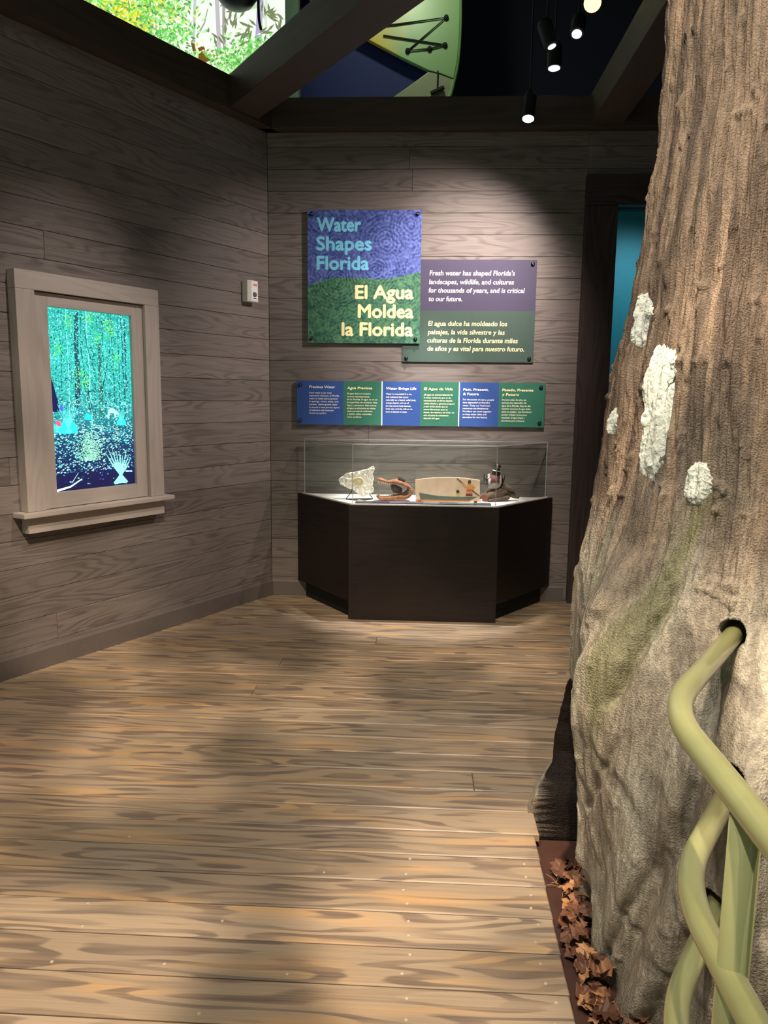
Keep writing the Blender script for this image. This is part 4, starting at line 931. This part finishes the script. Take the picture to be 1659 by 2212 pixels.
# ------------------------------------------------------------------ trench, leaves, rail
tr_ = MB().box(XE + .002, 3.1, -1.5, 2.36, -.10, -.052).build('trench_floor', plain('red_brown_trench', (66, 40, 31), .6, var=.25, scale=9, bump=.1), None)
tag(tr_, 'red-brown trench bottom between the floor edge and the trunk', 'ground', kind='structure')
leafm = []
for s in range(4):
    random.seed(100 + s); m = MB(); nseg = 7; pts = []
    for i in range(nseg + 1):
        u = i / nseg; wd_ = .42 * math.sin(PI * min(u * .97 + .03, 1)) ** .7 * (1 + .35 * math.sin(i * 2.6 + s)); zc = .18 * math.sin(u * 3 + s) + random.uniform(-.06, .06)
        pts.append([(u - .5, -wd_, zc + .25 * wd_ + random.uniform(-.08, .14)), (u - .5, 0, zc), (u - .5, wd_, zc + .3 * wd_ + random.uniform(-.08, .14))])
    m.v = [p for r in pts for p in r]; m.f = [(i * 3 + k, i * 3 + k + 1, i * 3 + 4 + k, i * 3 + 3 + k) for i in range(nseg) for k in range(2)]
    leafm.append(m.mesh('dead_leaf'))
lm, nt, b = new_mat('dry_leaf'); L = nt.links.new; oi = N(nt, 'ShaderNodeObjectInfo'); rp = N(nt, 'ShaderNodeValToRGB'); tc = N(nt, 'ShaderNodeTexCoord'); nz1 = N(nt, 'ShaderNodeTexNoise', Scale=6.0, Detail=4.0); L(tc.outputs['Object'], nz1.inputs['Vector'])
rp.color_ramp.elements[0].color = rgba((92, 58, 42)); rp.color_ramp.elements[1].color = rgba((190, 138, 92)); e = rp.color_ramp.elements.new(.6); e.color = rgba((124, 82, 58))
L(oi.outputs['Random'], rp.inputs[0]); hs = N(nt, 'ShaderNodeHueSaturation'); L(rp.outputs[0], hs.inputs['Color']); mr = N(nt, 'ShaderNodeMapRange'); mr.inputs[3].default_value = .6; mr.inputs[4].default_value = 1.35; L(nz1.outputs['Fac'], mr.inputs[0]); L(mr.outputs[0], hs.inputs['Value']); L(hs.outputs[0], b.inputs['Base Color']); b.inputs['Roughness'].default_value = .6
random.seed(33); nl = 0
for _ in range(4000):
    if nl >= 150: break
    y = random.uniform(1.25, 2.22); th0 = None
    # foot of the trunk at this depth
    xs_ = np.linspace(.38, .9, 60); thv = np.degrees(np.arctan2(y - TY, xs_ - TX)) % 360; rad = np.hypot(xs_ - TX, y - TY)
    ins = rad < surf(thv, np.full(60, -.03)); xf = xs_[int(np.argmax(ins))] if ins.any() else .7
    cav_here = 2.02 < y
    x = xf - abs(random.gauss(0, .035)) - .03 if not cav_here else random.uniform(.44, .53)
    if x < XE + .045: continue
    s = random.uniform(.035, .062)
    o = link('dead_leaf', leafm[nl % 4], lm, None, smooth=False, loc=(x, y, -.05 + random.uniform(.012, .05) * (1 if x > xf - .05 else .5))); o.scale = (s, s, s)
    o.rotation_euler = (random.uniform(-.6, .6), random.uniform(-.6, .6), random.uniform(0, 6.28))
    tag(o, 'dry brown fallen leaf in the litter at the foot of the trunk', 'leaf', 'dead leaves in the trench'); nl += 1
m = MB()
for _ in range(70):
    y = random.uniform(1.4, 2.15); x = random.uniform(XE + .05, .5); a = random.uniform(0, PI); l = random.uniform(.02, .05)
    p = Vector((x, y, -.045)); d = Vector((math.cos(a), math.sin(a), random.uniform(-.1, .35))) * l
    m.tube([p, p + d * .5 + Vector((0, 0, .004)), p + d], .0007, 4)
tw = m.build('dry_needles', plain('straw_needle', (176, 132, 84), .7), None); tag(tw, 'thin dry needles and twigs scattered in the trench litter', 'needles', kind='stuff')

rail_m = plain('olive_green_enamel', (172, 172, 118), .28, var=.03, coat=.3)
t = empty('guard_rail', (.45, .985, -.052)); tag(t, 'olive green tubular guard rail running into holes in the trunk', 'guard rail')
def rail(name, pts, r=.0215, rad=.13): return MB().tube([Vector(p) - Vector((.45, .985, -.052)) for p in fillet(pts, rad, 10)], r, 20).build(name, rail_m, t, smooth=True)
rail('top_rail', [(.765, 1.80, .86), (.443, 1.298, .86), (.452, -.9, .86)])
rail('middle_rail', [(.682, 1.56, .60), (.443, 1.187, .60), (.452, -.9, .60)])
rail('bottom_rail', [(.66, 1.53, .35), (.430, 1.17, .35), (.452, -.9, .35)])
MB().tube([(0, 0, .001), (0, 0, .905)], .0215, 20).build('post', rail_m, t, smooth=True)
MB().tube([(0, -1.5, .001), (0, -1.5, .905)], .0215, 20).build('post', rail_m, t, smooth=True)

# ------------------------------------------------------------------ beyond the wall: mural, boat
Ym = 6.7
xr_m = at_y(617, 100, Ym)[0]; xl_m = xr_m - 4.6; zb_m = 3.0; hm = 3.0; wm_ = xr_m - xl_m
t = empty('forest_mural', (xl_m, Ym, zb_m)); tag(t, 'large backlit forest picture glowing above the left wall', 'mural')
MB().box(0, wm_, .004, .08, 0, hm).build('light_box', black, t)
MB().box(wm_ + .001, wm_ + .108, -.02, .08, 0, hm).build('side_frame', plain('grey_green_frame', (120, 150, 126), .6), t)
random.seed(5); P = Pic(); w, h = wm_, hm
P.grad(0, w, [(0, (206, 226, 200)), (.4 * h, (222, 232, 218)), (h, (196, 214, 196))]); P.layer()
def mx_(px): return at_y(px, 80, Ym)[0] - xl_m
def mz_(py): return at_y(400, py, Ym)[2] - zb_m
for _ in range(420):
    x = random.uniform(.05, w - .05); z = random.uniform(.1, h - .1); P.leaf(x, z, .05 * random.uniform(.5, 1.3), .018, random.uniform(0, PI), random.choice([(186, 214, 176), (200, 226, 190), (170, 200, 160), (230, 240, 226)]))
P.layer()
for px, c, w0 in ((475, (176, 170, 176), .02), (492, (150, 140, 140), .014), (556, (160, 150, 186), .030), (575, (196, 206, 190), .012), (330, (150, 140, 150), .016), (250, (186, 180, 176), .018), (415, (176, 186, 176), .014), (160, (170, 160, 150), .02), (60, (160, 150, 150), .02), (-80, (150, 150, 150), .03), (-250, (150, 150, 150), .03)):
    x = mx_(px); P.stroke(wob(x, 0, x + random.uniform(-.06, .06), h, 9, .014), w0, w0 * .7, c); P.layer()
for px, py, qx, qy in ((420, 90, 380, 20), (425, 80, 450, 20), (340, 60, 310, 10), (520, 150, 560, 90), (480, 60, 500, 20)):
    P.stroke([(mx_(px), mz_(py)), ((mx_(px) + mx_(qx)) / 2 + .02, (mz_(py) + mz_(qy)) / 2), (mx_(qx), mz_(qy))], .008, .004, (150, 146, 146))
P.layer()
def clump(px, py, sx, sy, n, cols, l=.023):
    for _ in range(int(n * 1.7)):
        x = mx_(px + random.gauss(0, sx)); z = mz_(py + random.gauss(0, sy))
        if .05 < x < w - .05 and .05 < z < h - .05: P.leaf(x, z, l * random.uniform(.6, 1.3), l * random.uniform(.3, .5), random.uniform(0, PI), random.choice(cols))
    P.layer()
YG = [(220, 210, 60), (190, 200, 50), (236, 226, 90), (150, 180, 50)]; GR = [(110, 206, 90), (84, 184, 70), (160, 222, 130), (100, 166, 86), (84, 130, 70), (214, 236, 196)]
clump(250, 30, 45, 30, 420, YG + GR[:2]); clump(285, 60, 28, 25, 260, YG); clump(350, 20, 30, 18, 240, GR + YG[:1]); clump(370, 75, 30, 16, 140, GR); clump(180, 10, 60, 25, 260, GR + YG)
clump(100, -40, 120, 60, 500, YG + GR); clump(360, -60, 90, 40, 400, GR); clump(440, 135, 30, 16, 170, GR[1:] + [(150, 150, 50)]); clump(500, 150, 30, 18, 260, GR + [(220, 236, 200)]); clump(545, 110, 26, 16, 190, GR); clump(560, 140, 30, 12, 120, GR); clump(330, 100, 24, 14, 130, GR)
for px, py, a in ((490, 40, 1.9), (500, 60, 1.2), (478, 80, 2.2), (520, 30, .9), (535, 50, 2.4), (590, 20, 1.0), (600, 50, 2.0), (580, 70, .5), (585, 35, 2.6), (605, 80, 1.4), (520, 85, .4), (570, 15, 1.6), (505, 15, .3), (530, 75, 1.4)):
    for k in range(4): P.leaf(mx_(px + random.uniform(-14, 14)), mz_(py + random.uniform(-12, 12)), .045, .011, a + random.uniform(-.5, .5), (110, 122, 84))
P.layer()
for pts in ([(412, 92), (420, 95), (423, 110), (416, 112)], [(426, 104), (440, 101), (443, 107), (430, 112)], [(428, 118), (436, 112), (444, 124), (455, 130), (444, 136), (434, 140), (428, 128)]):
    P.poly([(mx_(a), mz_(b2)) for a, b2 in pts], (104, 78, 26))
P.m.build('mural_picture', attr_mat('backlit_forest_print', emission=1.25), t, fix=False)

# green boat hung upright beyond the wall
Yk = 6.80; kc = .5124
def K(x, y): p = at_y(600 + x * kc, y * kc, Yk); return p[0], p[2]
bx, bz = K(420, 700)
t = empty('hanging_boat', (bx, Yk, bz)); tag(t, 'green and yellow boat with black deck cords hung beyond the back wall', 'boat')
def K2(x, y): a, b2 = K(x, y); return a - bx, b2 - bz
bm_, nt, b = new_mat('boat_yellow_to_green'); L = nt.links.new; tc = N(nt, 'ShaderNodeTexCoord'); nz1 = N(nt, 'ShaderNodeTexNoise', Scale=3.0, Detail=2.0); L(tc.outputs['Object'], nz1.inputs['Vector'])
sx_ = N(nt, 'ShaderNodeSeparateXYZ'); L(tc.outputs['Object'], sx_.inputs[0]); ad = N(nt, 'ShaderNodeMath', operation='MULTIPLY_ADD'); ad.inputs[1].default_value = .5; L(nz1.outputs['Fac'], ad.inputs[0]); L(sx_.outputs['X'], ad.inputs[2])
rp = N(nt, 'ShaderNodeValToRGB'); rp.color_ramp.elements[0].position = .24; rp.color_ramp.elements[0].color = rgba((206, 186, 66)); rp.color_ramp.elements[1].position = .5; rp.color_ramp.elements[1].color = rgba((128, 172, 112)); L(ad.outputs[0], rp.inputs[0]); L(rp.outputs[0], b.inputs['Base Color']); b.inputs['Roughness'].default_value = .35  # colour runs from yellow on the left to green on the right
right_edge = [(738, -500), (765, -200), (768, 0), (766, 130), (757, 250), (742, 330), (712, 430), (640, 560), (520, 650)]
top_edge = [(90, -60), (140, 0), (195, 42), (300, 120), (412, 182), (520, 240), (637, 296)]
low_edge = [(637, 296), (560, 355), (450, 432), (330, 520), (250, 640)]
deck = top_edge + [(690, 310), (742, 330), (757, 250), (766, 130), (768, 0), (765, -200), (738, -500), (90, -500)]
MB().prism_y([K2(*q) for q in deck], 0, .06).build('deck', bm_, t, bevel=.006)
MB().prism_y([K2(*q) for q in [(637, 298), (560, 355), (450, 432), (330, 520), (250, 640), (520, 650), (640, 560), (712, 430), (742, 332), (690, 312)]], .012, .06).build('lower_hull', plain('pale_green_hull', (136, 146, 112), .4), t, bevel=.006)
MB().prism_y([K2(*q) for q in [(86, -260), (86, 640), (250, 640), (637, 330), (700, 250)]], .12, .15).build('hull_well', blue, t)
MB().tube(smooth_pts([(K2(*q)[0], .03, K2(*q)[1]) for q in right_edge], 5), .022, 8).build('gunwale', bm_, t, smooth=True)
cord = plain('black_cord', (10, 12, 10), .7)
cp = [(K2(*q)[0], -.012, K2(*q)[1]) for q in ((440, 112), (510, 104), (710, 76), (548, 216), (640, 208), (705, 192), (445, 152))]
MB().tube(cp, .007, 6).build('bungee_cord', cord, t)
for q in ((710, 76), (548, 216), (640, 208), (705, 192)):
    X, Z = K2(*q); MB().rings([[(X + r * math.cos(a), y, Z + r * math.sin(a)) for a in np.linspace(0, 2 * PI, 11)[:-1]] for r, y in ((.022, -.001), (.02, -.018), (.006, -.026))]).build('deck_fitting', cord, t)
cp = [K2(675, 300), K2(673, 372)]; MB().tube([(X, -.008, Z) for X, Z in cp], .006, 6).build('handle_cord', cord, t)
for a, b2 in (((645, 398), (700, 372)), ((625, 432), (672, 414))): MB().tube([(K2(*a)[0], -.02, K2(*a)[1]), (K2(*b2)[0], -.02, K2(*b2)[1])], .018, 10).build('handle', cord, t)
MB().tube([(-.2, .05, 2.4), (-.2, .05, 6.6 - bz - .002)], .006, 6).build('hanging_cable', cord, t)

# ------------------------------------------------------------------ lamps in the dark ceiling
hot = emit('white_lamp_face', (255, 248, 240), 6.0); warm_l = emit('warm_lamp_face', (255, 222, 160), 1.9); cool_l = emit('cool_lamp_face', (225, 238, 255), 1.6)
def can(label, px, py, Y, aim, r, l, mat, face=.92):
    p = Vector(at_y(px, py, Y)); d = Vector(aim).normalized(); t = empty('track_spotlight', p); tag(t, label, 'spotlight', 'spotlights on the dark ceiling')
    MB().tube([Vector((0, 0, 0)), -d * l * .85, -d * l], [r, r, r * .7], 20).build('housing', black, t, smooth=False)
    MB().tube([d * .001, d * .004], r * face, 20).build('lamp_face', mat, t)
    a = Vector((0, 0, 0)) - d * l * .6; MB().tube([a, a + Vector((0, 0, .16)), Vector((0, 0, 6.599 - p.z))], .005, 8).build('stem', black, t); return t
can('lowest black spotlight, its white face showing in front of the back beam', 1141, 256, 4.9, (-.1, -.28, -1), .037, .17, hot)
can('bright warm round spotlight at the top edge above the others', 1280, 6, 4.5, (-.25, -1, -.75), .050, .14, warm_l)
can('round white spotlight just below the warm one', 1246, 73, 4.7, (-.2, -.55, -1), .040, .14, cool_l, .7)
can('upper of the two dim tilted spotlights left of the white one', 1192, 100, 4.6, (.35, -.15, -1), .042, .15, cool_l, .55)
can('lower of the two dim tilted spotlights left of the white one', 1197, 147, 5.05, (0, -.08, -1), .045, .15, cool_l, .8)
pd = Vector(at_y(511, -28, 5.9)); t = empty('dome_speaker', pd); tag(t, 'black domed ceiling unit with a loose cable in front of the forest mural', 'dome unit')
prof = [(.012, -.150), (.06, -.142), (.11, -.115), (.145, -.07), (.158, 0), (.15, .05), (.05, .09), (.02, .1)]
MB().rings([[(r * math.cos(2 * PI * k / 28), r * math.sin(2 * PI * k / 28), z) for k in range(28)] for r, z in prof]).build('dome', black_metal, t, smooth=True)
MB().tube([(0, 0, .09), (0, 0, 6.599 - pd.z)], .012, 8).build('rod', black_metal, t)
MB().tube(smooth_pts([(.15, 0, .02), (.158, -.01, -.10), (.162, -.01, -.22), (.176, -.01, -.29)], 5), .010, 8).build('cable', cord, t, smooth=True)
